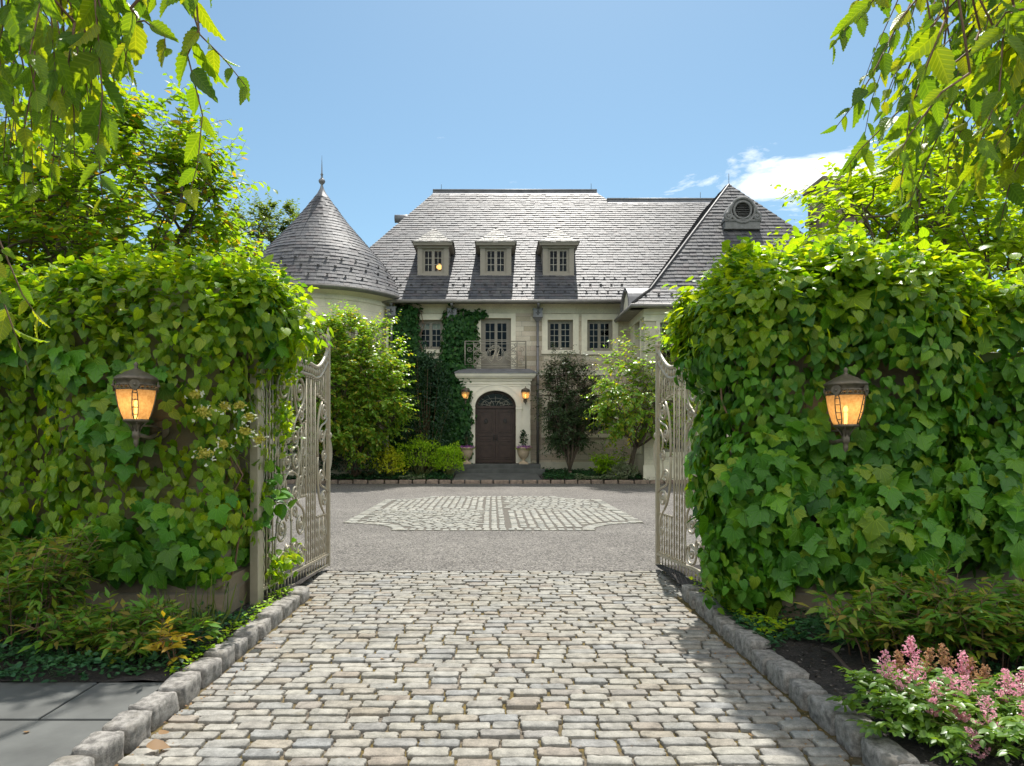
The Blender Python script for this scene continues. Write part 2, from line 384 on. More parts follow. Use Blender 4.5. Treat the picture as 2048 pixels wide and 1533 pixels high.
M['bronze_floret'] = leaf_mat('budding_floret', [(.42, .24, .14), (.48, .33, .16), (.36, .2, .14)], .35, .65, .2, (1.3, 1.1, .9))
M['petunia'] = leaf_mat('purple_petal', [(.28, .08, .34), (.36, .12, .36), (.22, .07, .40), (.46, .16, .32)], .3, .6, .2, (1.2, 1.0, 1.2))
M['grass'] = leaf_mat('grass_blade', [(.10, .15, .03), (.14, .17, .04), (.07, .11, .03)], .35, .5, .3)
M['dry'] = leaf_mat('dry_leaf', [(.30, .19, .09), (.22, .12, .05), (.36, .26, .14)], .3, .6, .3, (1.3, 1.1, .8))
M['hose'] = simple('brown_hose_rubber', (.075, .05, .04), .6, nscale=10, var=.2)
# ================================================================== SETTING
mb = MB(); mb.quad((-400, -200, -.06), (400, -200, -.06), (400, 600, -.06), (-400, 600, -.06))
tag(mb.build('ground', M['ground']), kind='structure')
mb = MB(); mb.quad((-18, 8.46, 0), (18, 8.46, 0), (18, 26.1, 0), (-18, 26.1, 0))
tag(mb.build('gravel_courtyard', M['gravel']), kind='structure')

def setts(cx, cy, lx, ly, ang, z0, top, name, mat, parent=None, kind=None, rough=.035, p=9, nv=18):
    """many individual stones, each a domed, irregular rounded block"""
    cx, cy, lx, ly, ang = map(np.asarray, (cx, cy, lx, ly, ang)); n = len(cx)
    quad_ = (0, 24, 37, 45, 53, 66) if nv > 12 else (12, 38, 52, 78)
    a = np.radians([q + 90 * k for k in range(4) for q in quad_]); nv = len(a)
    c, s = np.cos(a), np.sin(a); d = (np.abs(c) ** p + np.abs(s) ** p) ** (1 / p); ux, uy = c / d, s / d
    rings = [(1.0, z0, 0), (1.0, top - .008, 1), (.975, top - .003, 1), (.90, top, 1)]
    jit = 1 + rng.normal(0, rough, (n, nv)); tilt = rng.normal(0, .010, (n, 2)); lift = rng.normal(0, .0035, n)
    V = []
    ca, sa = np.cos(ang), np.sin(ang)
    for sc, z, up in rings:
        x = ux[None] * lx[:, None] / 2 * jit; y = uy[None] * ly[:, None] / 2 * jit
        inset = (1 - sc) * np.minimum(lx, ly)[:, None] / 2
        x = x - np.sign(ux) * np.abs(ux) * inset; y = y - np.sign(uy) * np.abs(uy) * inset
        zz = np.full_like(x, z) + (up * (tilt[:, :1] * x + tilt[:, 1:] * y + lift[:, None] + rng.normal(0, .0012, x.shape)))
        V.append(np.stack([cx[:, None] + x * ca[:, None] - y * sa[:, None], cy[:, None] + x * sa[:, None] + y * ca[:, None], zz], -1))
    cen = np.stack([cx, cy, top + .002 + lift], -1)[:, None, :]
    V = np.concatenate(V + [cen], 1); m = V.shape[1]
    fl = []; ft = []
    for r in range(len(rings) - 1):
        for k in range(nv):
            fl += [r * nv + k, r * nv + (k + 1) % nv, (r + 1) * nv + (k + 1) % nv, (r + 1) * nv + k]; ft.append(4)
    r = len(rings) - 1
    for k in range(nv): fl += [r * nv + k, r * nv + (k + 1) % nv, m - 1]; ft.append(3)
    fl = np.array(fl); L = (fl[None] + (np.arange(n) * m)[:, None]).ravel(); T = np.tile(ft, n)
    o = np_mesh(name, V, L, T, mat, parent, smooth=True)
    return tag(o, kind=kind)

# --- the cobbled drive
mb = MB(); mb.poly([(-2.02, -2, -.013), (2.05, -2, -.013), (2.05, 7.1, -.013), (2.6, 7.1, -.013), (2.6, 8.46, -.013), (-2.6, 8.46, -.013), (-2.6, 7.1, -.013), (-2.02, 7.1, -.013)])
tag(mb.build('driveway_bed', M['joint']), kind='structure')
a = [[] for _ in range(5)]
y = -1.0; row = 0
while y < 8.4:
    dy = rng.uniform(.100, .113)
    yc = y + dy / 2
    xl, xr = (-1.86, 1.82 + .016 * max(0, yc - 3.3)) if yc < 7.08 else (-2.5, 2.55)
    x = xl - rng.uniform(0, .2)
    while x < xr:
        w = rng.uniform(.155, .185) if rng.uniform() < .18 else rng.uniform(.19, .245)
        x0, x1 = max(x, xl), min(x + w, xr)
        if x1 - x0 > .05:
            xm = (x0 + x1) / 2
            wav = .009 * math.sin(xm * 1.7 + row * .3) + .005 * math.sin(xm * 4.1 + row)
            a[0].append(xm); a[1].append(yc + wav + rng.normal(0, .003)); a[2].append(x1 - x0 - rng.uniform(.010, .026)); a[3].append(dy - rng.uniform(.012, .026)); a[4].append(rng.normal(0, .022))
        x += w
    y += dy; row += 1
setts(*a, -.03, .010, 'cobbled_driveway', M['cobble'], kind='structure')

# --- cobbled medallion in the court: a rectangle with scooped corners
X0, X1, Y0, Y1, RC = -2.95, 2.98, 12.25, 19.9, 1.12
MXC = .03
def outline(k, n=10):
    pts = []
    r = RC
    x0, x1, y0, y1 = X0 + k, X1 - k, Y0 + k, Y1 - k
    for (cx, cy, a0, a1) in ((X1, Y0, 180, 90), (X1, Y1, 270, 180), (X0, Y1, 0, -90), (X0, Y0, 90, 0)):
        for i in range(n + 1):
            t = R(a0 + (a1 - a0) * i / n); px = cx + (r + k) * math.cos(t); py = cy + (r + k) * math.sin(t)
            pts.append((min(max(px, x0), x1), min(max(py, y0), y1)))
    return pts
def inside(x, y, k):
    if not (X0 + k < x < X1 - k and Y0 + k < y < Y1 - k): return False
    return all(math.hypot(x - cx, y - cy) > RC + k for cx in (X0, X1) for cy in (Y0, Y1))
mb = MB(); mb.poly([(x, y, .004) for x, y in outline(0)])
tag(mb.build('medallion_bed', M['joint_grey']), kind='structure')
a = [[] for _ in range(5)]
def put(x, y, l, w, an, g=.03):
    a[0].append(x + rng.normal(0, .004)); a[1].append(y + rng.normal(0, .004)); a[2].append(l - g - rng.uniform(0, .015)); a[3].append(w - g - rng.uniform(0, .012)); a[4].append(an + rng.normal(0, .02))
BW = .26
for yy in (Y0 + BW / 2, Y1 - BW / 2):
    x = X0 + RC + .08
    while x < X1 - RC - .05: put(x, yy, .15, BW, 0); x += .15
for xx in (X0 + BW / 2, X1 - BW / 2):
    y = Y0 + RC + .08
    while y < Y1 - RC - .05: put(xx, y, BW, .15, 0); y += .15
for cx, cy, a0 in ((X1, Y0, 90), (X1, Y1, 180), (X0, Y1, 270), (X0, Y0, 0)):
    for i in range(13):
        t = R(a0 + 90 * (i + .5) / 13); put(cx + (RC + BW / 2) * math.cos(t), cy + (RC + BW / 2) * math.sin(t), BW, .155, t)
YM = (Y0 + Y1) / 2
y = Y0 + BW
while y < Y1 - BW:                       # the central band, three setts wide
    for x in (MXC - .155, MXC, MXC + .155): put(x, y + .1, .15, .2, 0)
    y += .2
x = X0 + BW
while x < X1 - BW:
    if abs(x - MXC) > .28:
        for yy in (YM - .12, YM + .12): put(x, yy, .2, .2, 0)
    x += .2
def quad_fill(x0, x1, y0, y1, along):
    if along == 'y':
        x = x0 + .09
        while x < x1:
            y = y0 + rng.uniform(0, .2)
            while y < y1:
                if inside(x, y, BW + .06): put(x, y, .17, .235, 0, .034)
                y += .235
            x += .17
    else:
        y = y0 + .075
        while y < y1:
            x = x0 + rng.uniform(0, .2)
            while x < x1:
                if inside(x, y, BW + .06): put(x, y, .21, .145, 0, .03)
                x += .21
            y += .145
quad_fill(X0, MXC - .25, YM + .26, Y1, 'y'); quad_fill(MXC + .3, X1, Y0, YM - .24, 'y')
quad_fill(X0, MXC - .25, Y0, YM - .24, 'x'); quad_fill(MXC + .3, X1, YM + .26, Y1, 'x')
setts(*a, -.01, .016, 'cobbled_medallion', M['cobble_pale'], kind='structure', nv=10)

# --- kerbs: rows of rough granite stones
def kerb(name, pts, L, w, h, mat, z0=-.05, jit=.02, rgh=.009):
    root = empty(name, (pts[0][0], pts[0][1], 0), kind='structure')
    P_ = [Vector((p[0], p[1], 0)) for p in pts]
    seg = []; tot = 0
    for p, q in zip(P_, P_[1:]): seg.append((tot, tot + (q - p).length, p, q)); tot += (q - p).length
    def at(d):
        for s0, s1, p, q in seg:
            if d <= s1 + 1e-6: return p + (q - p) * ((d - s0) / (s1 - s0)), (q - p).normalized()
        return seg[-1][3], (seg[-1][3] - seg[-1][2]).normalized()
    d = 0; i = 0
    while d < tot - .05:
        l = min(L * rng.uniform(.82, 1.18), tot - d)
        c, t = at(d + l / 2); nrm = Vector((-t.y, t.x, 0))
        g = .042; nx, ny, nz = 9, 5, 5
        vs = {}; vl = []; fs = []
        hh = h + rng.normal(0, jit * .7); ww = w * rng.uniform(.93, 1.07); yaw = rng.normal(0, .045); sl = rng.normal(0, .03)
        seed = Vector((d * 3.1, len(pts) * 7 + i, h * 9))
        for ix in range(nx + 1):
            for iy in range(ny + 1):
                for iz in range(nz + 1):
                    if 0 < ix < nx and 0 < iy < ny and 0 < iz < nz: continue
                    u, v, q = 2 * ix / nx - 1, 2 * iy / ny - 1, 2 * iz / nz - 1
                    m_ = (abs(u) ** 11 + abs(v) ** 11 + abs(q) ** 11) ** (1 / 11); k = .25 + .75 / max(1, m_)
                    x, yv, zz = u * (l - g) / 2 * k, v * ww / 2 * k, z0 + (q * k + 1) / 2 * (hh - z0)
                    pn = Vector((x, yv, zz)) * 9 + seed
                    dsp = noise.noise_vector(pn) * rgh + noise.noise_vector(pn * 2.6) * rgh * .6 + noise.noise_vector(pn * 6) * rgh * .3
                    zz += sl * x
                    pos = c + t * (x + yaw * yv) + nrm * (yv - yaw * x) + Vector((0, 0, zz)) + Vector(dsp)
                    vs[(ix, iy, iz)] = len(vl); vl.append(pos - root.location)
        def q4(a_, b_, c_, d_): fs.append((vs[a_], vs[b_], vs[c_], vs[d_]))
        for ix in range(nx):
            for iy in range(ny):
                q4((ix, iy, nz), (ix + 1, iy, nz), (ix + 1, iy + 1, nz), (ix, iy + 1, nz))
            for iz in range(nz):
                q4((ix, 0, iz), (ix + 1, 0, iz), (ix + 1, 0, iz + 1), (ix, 0, iz + 1))
                q4((ix + 1, ny, iz), (ix, ny, iz), (ix, ny, iz + 1), (ix + 1, ny, iz + 1))
        for iy in range(ny):
            for iz in range(nz):
                q4((0, iy + 1, iz), (0, iy, iz), (0, iy, iz + 1), (0, iy + 1, iz + 1))
                q4((nx, iy, iz), (nx, iy + 1, iz), (nx, iy + 1, iz + 1), (nx, iy, iz + 1))
        b = MB(); b.add(vl, fs, True); b.build('kerb_stone', mat, root)
        d += l; i += 1
    return root
kerb('driveway_kerb', [(-1.945, 1.6), (-1.955, 5.2), (-1.965, 7.12)], .31, .155, .118, M['granite_kerb'])
kerb('driveway_kerb', [(1.895, 1.6), (1.96, 5.2), (2.03, 7.05)], .31, .155, .118, M['granite_kerb'])
kerb('courtyard_kerb', [(-16, 26.1), (16, 26.1)], .55, .16, .14, M['brick_kerb'], jit=.006, rgh=.005)

# --- bluestone pavement, left
mb = MB()
for x0, x1, y0, y1 in ((-2.475, -2.05, 3.735, 4.3), (-3.9, -2.49, 3.735, 4.3), (-5.3, -3.915, 3.735, 4.3), (-7, -5.315, 3.735, 4.3),
                       (-3.1, -2.05, 2.5, 3.72), (-4.6, -3.115, 2.5, 3.72), (-6.5, -4.615, 2.5, 3.72)):
    mb.box(x0, x1, y0, y1, -.05, .085 + rng.uniform(-.004, .004))
tag(mb.build('bluestone_pavement', M['bluestone'], bevel=.006), kind='structure')
mb = MB(); mb.quad((-7, 1.2, .03), (-2.04, 1.2, .03), (-2.04, 4.32, .03), (-7, 4.32, .03))
tag(mb.build('pavement_bedding', M['soil']), kind='structure')

# --- planting beds (gently uneven soil)
def bed(name, x0, x1, y0, y1, zf, nx, ny, amp=.02):
    xs = np.linspace(x0, x1, nx); ys = np.linspace(y0, y1, ny); V = []
    for yy in ys:
        for xx in xs: V.append((xx, yy, zf(xx, yy) + amp * noise.noise(Vector((xx * 3, yy * 3, 1.7))) + amp * .5 * noise.noise(Vector((xx * 11, yy * 11, 4)))))
    L = []
    for j in range(ny - 1):
        for i in range(nx - 1): L += [j * nx + i, j * nx + i + 1, (j + 1) * nx + i + 1, (j + 1) * nx + i]
    return tag(np_mesh(name, V, L, [4] * ((nx - 1) * (ny - 1)), M['soil'], smooth=True), kind='structure')
bed('planting_bed', -12, -2.04, 4.31, 8.4, lambda x, y: .085, 60, 24)
bed('planting_bed', 2.0, 12, 1.2, 8.4, lambda x, y: .085, 70, 50)
def houseground(x, y): return .12 + .25 * min(1, max(0, (y - 26.2) / 1.6))
bed('planting_bed', -16, -1.42, 26.18, 29.5, houseground, 60, 14)
bed('planting_bed', 1.9, 16, 26.18, 29.5, houseground, 60, 14)
mb = MB()                                     # flagged path up to the door
mb.add([(-1.5, 26.18, .135), (1.9, 26.18, .135), (1.75, 27.25, .345), (-1.45, 27.25, .345), (-1.5, 26.18, -.1), (1.9, 26.18, -.1), (1.75, 27.25, -.1), (-1.45, 27.25, -.1)],
       [(0, 1, 2, 3), (0, 4, 5, 1), (1, 5, 6, 2), (3, 2, 6, 7), (0, 3, 7, 4)])
tag(mb.build('flagstone_path', M['bluestone']), kind='structure')
# ================================================================== THE HOUSE
house = empty('manor_house', (0, 29, 0), 'grey slate roofed limestone manor with round turret behind the open gates', 'house')
H0 = Vector(house.location)
def hb(mb, name, mat, parent=None, bevel=0, lbl=None):
    """build under the house; vertices given in world space"""
    par = parent or house
    org = Vector((0, 0, 0)); q = par
    while q: org += Vector(q.location); q = q.parent
    mb.v = [(v[0] - org.x, v[1] - org.y, v[2] - org.z) for v in mb.v]
    o = mb.build(name, mat, par, bevel)
    if lbl: o['label'] = lbl
    return o
YF = 29.0
def TF(u, d, w): return (u, YF + d, w)          # facade: u = x, d = into the house
def wall_cells(mb, T, u0, u1, w0, w1, ops, rev=.28):
    us = sorted({u0, u1} | {o[0] for o in ops} | {o[1] for o in ops}); ws = sorted({w0, w1} | {o[2] for o in ops} | {o[3] for o in ops})
    for ua, ub in zip(us, us[1:]):
        for wa, wb in zip(ws, ws[1:]):
            um, wm = (ua + ub) / 2, (wa + wb) / 2
            if any(o[0] < um < o[1] and o[2] < wm < o[3] for o in ops): continue
            mb.quad(T(ua, 0, wa), T(ub, 0, wa), T(ub, 0, wb), T(ua, 0, wb))
    for a0, a1, b0, b1 in ops:
        mb.quad(T(a0, 0, b0), T(a0, 0, b1), T(a0, rev, b1), T(a0, rev, b0)); mb.quad(T(a1, 0, b1), T(a1, 0, b0), T(a1, rev, b0), T(a1, rev, b1))
        mb.quad(T(a0, 0, b1), T(a1, 0, b1), T(a1, rev, b1), T(a0, rev, b1)); mb.quad(T(a1, 0, b0), T(a0, 0, b0), T(a0, rev, b0), T(a1, rev, b0))
W1 = (-3.17, -2.10, 5.53, 6.78); FD = (-.49, .786, 4.62, 6.85); W3 = (2.34, 3.42, 5.50, 6.78); W4 = (4.02, 5.10, 5.47, 6.78)
W5 = (2.34, 3.42, 1.95, 3.30); W6 = (4.02, 5.10, 1.95, 3.30)
OPS = [W1, FD, W3, W4, W5, W6, (-.72, .97, .3, 3.72)]
mb = MB(); wall_cells(mb, TF, -5.2, 6.2, 0, 7.06, OPS, .3)
hb(mb, 'front_wall', M['ashlar'])
mb = MB(); mb.box(-5.2, 6.2, YF - .03, YF + .3, 7.06, 7.5); mb.box(-5.2, 6.2, YF - .06, YF, 7.38, 7.44); hb(mb, 'frieze', M['smooth_stone'])
mb = MB(); mb.box(-4.6, 5.9, YF - .05, YF - .002, 4.42, 4.62); mb.box(1.95, 5.85, YF - .03, YF - .002, 3.6, 3.82); mb.box(-4.6, 5.9, YF - .06, YF - .002, .2, .75); hb(mb, 'string_course', M['trim_stone'])

def window(op, T, leaves=2, cols=2, rows=4, surround=.24, parent=None, sill=True, inset=.16, fw=.07, blind=0, kick=0, name='window', mat=None, deep=True):
    u0, u1, w0, w1 = op; par = parent or house
    mb = MB()
    def bx(a0, a1, b0, b1, c0, c1): mb.box(a0, a1, b0, b1, c0, c1, T)
    d0, d1 = inset, inset + .09
    bx(u0, u0 + fw, d0, d1, w0, w1); bx(u1 - fw, u1, d0, d1, w0, w1); bx(u0 + fw, u1 - fw, d0, d1, w1 - fw, w1); bx(u0 + fw, u1 - fw, d0, d1, w0, w0 + fw)
    iu0, iu1, iw0, iw1 = u0 + fw, u1 - fw, w0 + fw, w1 - fw
    lw = (iu1 - iu0) / leaves; sf = .062
    mm = MB(); gl = MB()
    for k in range(leaves):
        a0, a1 = iu0 + k * lw, iu0 + (k + 1) * lw; e0, e1 = d0 + .018, d1 - .012
        bx(a0, a0 + sf, e0, e1, iw0, iw1); bx(a1 - sf, a1, e0, e1, iw0, iw1)
        bx(a0 + sf, a1 - sf, e0, e1, iw1 - sf, iw1); bx(a0 + sf, a1 - sf, e0, e1, iw0, iw0 + sf + kick)
        g0, g1, h0, h1 = a0 + sf, a1 - sf, iw0 + sf + kick, iw1 - sf
        for i in range(1, cols):
            x = g0 + (g1 - g0) * i / cols; mm.box(x - .012, x + .012, e0 + .012, e1 - .012, h0, h1, T)
        for j in range(1, rows):
            z = h0 + (h1 - h0) * j / rows; mm.box(g0, g1, e0 + .014, e1 - .014, z - .011, z + .011, T)
        dg = (e0 + e1) / 2
        gl.quad(T(g0, dg, h0), T(g1, dg, h0), T(g1, dg, h1), T(g0, dg, h1))
    w = hb(mb, name, mat or M['taupe'], par)
    if par is house:
        hb(mm, 'glazing_bar', M['muntin'], w); hb(gl, 'pane', M['glass'], w)
        if blind:
            b = MB(); b.quad(T(iu0, d1 + .05, iw1 - blind), T(iu1, d1 + .05, iw1 - blind), T(iu1, d1 + .05, iw1), T(iu0, d1 + .05, iw1)); hb(b, 'roller_blind', M['blind'], w)
    else:
        mm.v += []; hb(mm, 'glazing_bar', M['muntin'], par); hb(gl, 'pane', M['glass'], par)
    if surround:
        s = MB(); p0 = -.035
        def sx(a0, a1, c0, c1, q=p0): s.box(a0, a1, q, -.002, c0, c1, T)
        sx(u0 - surround, u0, w0 - .02, w1 + surround); sx(u1, u1 + surround, w0 - .02, w1 + surround); sx(u0, u1, w1, w1 + surround)
        if sill: sx(u0 - surround - .03, u1 + surround + .03, w0 - .17, w0 - .02, -.075)
        hb(s, 'window_surround', M['trim_stone'], w if par is house else par)
    return w
window(W1, TF, blind=.28); window(W3, TF); window(W4, TF, blind=.0)
window(FD, TF, rows=4, surround=.2, sill=False, kick=.45, fw=.13)
window(W5, TF, rows=4); window(W6, TF, rows=4)
# dark rooms behind the windows: back wall, floors
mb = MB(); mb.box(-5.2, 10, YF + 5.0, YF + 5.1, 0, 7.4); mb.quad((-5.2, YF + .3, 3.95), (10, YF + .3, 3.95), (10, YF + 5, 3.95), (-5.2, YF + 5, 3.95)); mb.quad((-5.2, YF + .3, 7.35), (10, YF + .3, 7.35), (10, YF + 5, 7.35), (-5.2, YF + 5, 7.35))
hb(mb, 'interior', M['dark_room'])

# ---- the entrance portal
def TP(u, d, w): return (u, 28.2 + d, w)
cxp, hw, zs, rise = .125, .845, 3.06, .66
mb = MB(); pts = []
arc = [(cxp + hw * math.cos(t), zs + rise * math.sin(t)) for t in np.linspace(math.pi, 0, 25)]
L_, R_, T_ = -1.32, 1.57, 4.12
for (xa, za), (xb, zb) in zip(arc, arc[1:]):
    mb.quad(TP(xa, 0, za), TP(xb, 0, zb), TP(xb, 0, T_), TP(xa, 0, T_)); mb.quad(TP(xa, 0, za), TP(xa, .5, za), TP(xb, .5, zb), TP(xb, 0, zb))
for xa, xb in ((L_, cxp - hw), (cxp + hw, R_)):
    mb.box(xa, xb, 0, .79, .7, T_, TP)
mb.box(L_, R_, .5, .79, zs + rise + .06, T_, TP)
mb.box(L_ - .02, R_ + .02, -.03, -.002, 3.98, 4.04, TP); mb.box(L_ + .12, R_ - .12, -.02, -.002, 3.9, 3.94, TP)
hb(mb, 'portal', M['portal_stone'])
mb = MB()                                                             # moulded archivolt, imposts, plinths
for k, (o0, o1, pr) in enumerate(((.0, .07, -.045), (.07, .22, -.025), (.22, .27, -.04))):
    a0 = [(cxp + (hw + o0) * math.cos(t), zs + (rise + o0) * math.sin(t)) for t in np.linspace(math.pi, 0, 25)]
    a1 = [(cxp + (hw + o1) * math.cos(t), zs + (rise + o1) * math.sin(t)) for t in np.linspace(math.pi, 0, 25)]
    for i in range(24):
        mb.quad(TP(*a0[i][:1], pr, a0[i][1]), TP(a0[i + 1][0], pr, a0[i + 1][1]), TP(a1[i + 1][0], pr, a1[i + 1][1]), TP(a1[i][0], pr, a1[i][1]))
        mb.quad(TP(a1[i][0], pr, a1[i][1]), TP(a1[i + 1][0], pr, a1[i + 1][1]), TP(a1[i + 1][0], 0, a1[i + 1][1]), TP(a1[i][0], 0, a1[i][1]))
        mb.quad(TP(a0[i + 1][0], pr, a0[i + 1][1]), TP(a0[i][0], pr, a0[i][1]), TP(a0[i][0], .02, a0[i][1]), TP(a0[i + 1][0], .02, a0[i + 1][1]))
for s in (-1, 1):
    e = cxp + s * hw
    for i0, i1, z0, z1, pr in ((-.01, .27, 2.93, 3.05, -.06), (.01, .24, 2.84, 2.93, -.04), (.02, .23, .98, 2.84, -.025), (-.0, .27, .71, .98, -.06)):
        xa, xb = sorted((e + s * i0, e + s * i1)); mb.box(xa, xb, pr, -.001, z0, z1, TP)
    xa, xb = sorted((cxp + s * 1.13, cxp + s * 1.42)); mb.box(xa, xb, -.02, -.001, .71, 3.86, TP)
hb(mb, 'door_surround', M['portal_stone'])
mb = MB()
prof = [(.0, 4.12), (-.06, 4.12), (-.06, 4.19), (-.14, 4.22), (-.2, 4.3), (-.22, 4.36), (-.22, 4.41), (0, 4.41)]
xs0, xs1 = L_, R_
for (d0, z0), (d1, z1) in zip(prof, prof[1:]):
    mb.quad(TP(xs0 + d0, d0, z0), TP(xs1 - d0, d0, z0), TP(xs1 - d1, d1, z1), TP(xs0 + d1, d1, z1))
    mb.quad(TP(xs1 - d0, d0, z0), TP(xs1 - d0, .78, z0), TP(xs1 - d1, .78, z1), TP(xs1 - d1, d1, z1))
    mb.quad(TP(xs0 + d0, .78, z0), TP(xs0 + d0, d0, z0), TP(xs0 + d1, d1, z1), TP(xs0 + d1, .78, z1))
hb(mb, 'cornice', M['portal_stone'])
mb = MB(); mb.add([TP(L_ - .26, -.25, 4.413), TP(R_ + .26, -.25, 4.413), TP(R_ + .26, .79, 4.413), TP(L_ - .26, .79, 4.413), TP(L_ - .24, -.25, 4.46), TP(R_ + .24, -.25, 4.46), TP(R_ - .05, .0, 4.62), TP(L_ + .05, 0, 4.62), TP(R_ - .05, .79, 4.62), TP(L_ + .05, .79, 4.62), TP(R_ + .24, .79, 4.46), TP(L_ - .24, .79, 4.46)],
                  [(0, 1, 5, 4), (4, 5, 6, 7), (7, 6, 8, 9), (5, 10, 8, 6), (11, 4, 7, 9), (1, 2, 10, 5), (3, 0, 4, 11)])
hb(mb, 'lead_roof', M['lead'])
# double door
def doorleaf(x0, x1, hx):
    mb = MB(); y0 = .36
    mb.box(x0, x1, y0, y0 + .06, .72, 3.0, TP)
    for z0, z1 in ((.86, 1.5), (1.62, 1.86), (1.98, 2.88)):
        for a, b, c, d in ((x0 + .09, x0 + .125, z0, z1), (x1 - .125, x1 - .09, z0, z1), (x0 + .125, x1 - .125, z0, z0 + .035), (x0 + .125, x1 - .125, z1 - .035, z1)):
            mb.box(a, b, y0 - .018, y0 - .001, c, d, TP)
        mb.box(x0 + .17, x1 - .17, y0 - .012, y0 - .001, z0 + .08, z1 - .08, TP)
    o = hb(mb, 'front_door', M['door_wood'], bevel=.004)
    h = MB(); h.box(hx - .02, hx + .02, y0 - .02, y0 - .001, 1.62, 1.92, TP); h.tube([TP(hx, y0 - .02, 1.68), TP(hx, y0 - .06, 1.7), TP(hx, y0 - .06, 1.86), TP(hx, y0 - .02, 1.88)], .012)
    hb(h, 'door_handle', M['black_iron'], o)
    k = MB(); xc = (x0 + x1) / 2
    k.tube([TP(xc + .075 * math.cos(t), y0 - .03, 2.46 + .085 * math.sin(t)) for t in np.linspace(0, 2 * math.pi, 17)[:-1]], .013, closed=True)
    k.tube([TP(xc, y0 - .01, 2.55), TP(xc, y0 - .045, 2.55)], .03, 8); k.tube([TP(xc, y0 - .01, 2.46), TP(xc, y0 - .03, 2.46)], .05, 10)
    hb(k, 'door_knocker', M['black_iron'], o)
doorleaf(cxp - .80, cxp - .004, cxp - .06); doorleaf(cxp + .004, cxp + .80, cxp + .06)
mb = MB()
for s in (-1, 1):
    xa, xb = sorted((cxp + s * .80, cxp + s * .85)); mb.box(xa, xb, .3, .48, .71, 3.06, TP)
mb.box(cxp - .85, cxp + .85, .30, .48, 3.0, 3.1, TP)
for i in range(24):
    (xa, za), (xb, zb) = arc[i], arc[i + 1]
    f = lambda x, z: (cxp + (x - cxp) * .88, zs + (z - zs) * .84)
    (xc, zc), (xd, zd) = f(xa, za), f(xb, zb)
    mb.quad(TP(xc, .32, zc), TP(xd, .32, zd), TP(xb, .32, zb), TP(xa, .32, za)); mb.quad(TP(xc, .32, zc), TP(xc, .46, zc), TP(xd, .46, zd), TP(xd, .32, zd))
dfr = hb(mb, 'door_frame', M['door_wood'])
mb = MB(); mb.poly([TP(cxp + (x - cxp) * .9, .40, zs + .04 + (z - zs) * .86) for x, z in arc]); fl = hb(mb, 'fanlight', M['glass'])
mb = MB()
for r0 in (.36, .62):
    mb.tube([TP(cxp + hw * .9 * r0 * 1.3 * math.cos(t), .385, 3.1 + rise * .8 * r0 * math.sin(t)) for t in np.linspace(math.pi, 0, 13)], .008, 5)
for t in np.linspace(.18, math.pi - .18, 7):
    mb.tube([TP(cxp + .2 * math.cos(t), .385, 3.1 + .13 * math.sin(t)), TP(cxp + .74 * math.cos(t), .385, 3.1 + .5 * math.sin(t))], .008, 5)
for k in range(4):
    x = cxp - .56 + k * .3
    mb.tube([TP(x + .2 * q, .38, 3.1 + .2 * math.sin(math.pi * q)) for q in np.linspace(0, 1, 7)], .008, 5)
hb(mb, 'fan_bars', M['muntin'], fl)
# steps
mb = MB(); mb.box(-1.55, 1.95, 27.6, 28.85, .0, .69); hb(mb, 'doorstep', M['bluestone'], bevel=.012)
mb = MB(); mb.box(-1.7, 2.1, 27.25, 27.595, .0, .51); hb(mb, 'doorstep', M['bluestone'], bevel=.012)

# ---- scroll helpers (used for balcony and gates)
def spiral(c, r0, r1, a0, turns, n=22):
    return [(c[0] + (r0 + (r1 - r0) * t) * math.cos(a0 + turns * 2 * math.pi * t), c[1] + (r0 + (r1 - r0) * t) * math.sin(a0 + turns * 2 * math.pi * t)) for t in np.linspace(0, 1, n)]
def bez(p0, p1, p2, p3, n=10):
    out = []
    for t in np.linspace(0, 1, n):
        u = 1 - t
        out.append(tuple(u ** 3 * a + 3 * u * u * t * b + 3 * u * t * t * c + t ** 3 * d for a, b, c, d in zip(p0, p1, p2, p3)))
    return out
def c_scroll(p, q, side, k=.28, n=12):
    """a C- or S-shaped bar from p to q whose ends curl into spirals; side=(s0,s1) are the curl senses"""
    p, q = np.array(p, float), np.array(q, float); d = q - p; L = np.hypot(*d); d = d / L; nr = np.array([-d[1], d[0]])
    r = L * k * .5
    s0, s1 = side
    c0 = p + nr * s0 * r; c1 = q + nr * s1 * r
    a0 = math.atan2(*(p - c0)[::-1]); a1 = math.atan2(*(q - c1)[::-1])
    sp0 = spiral(c0, r, r * .22, a0, -1.35 * s0, 16)[::-1]
    sp1 = spiral(c1, r, r * .22, a1, s1 * 1.35, 16)
    mid = bez(p, p + d * L * .34 - nr * s0 * r * .15, q - d * L * .34 - nr * s1 * r * .15, q, n)
    return sp0[:-1] + mid + sp1[1:]
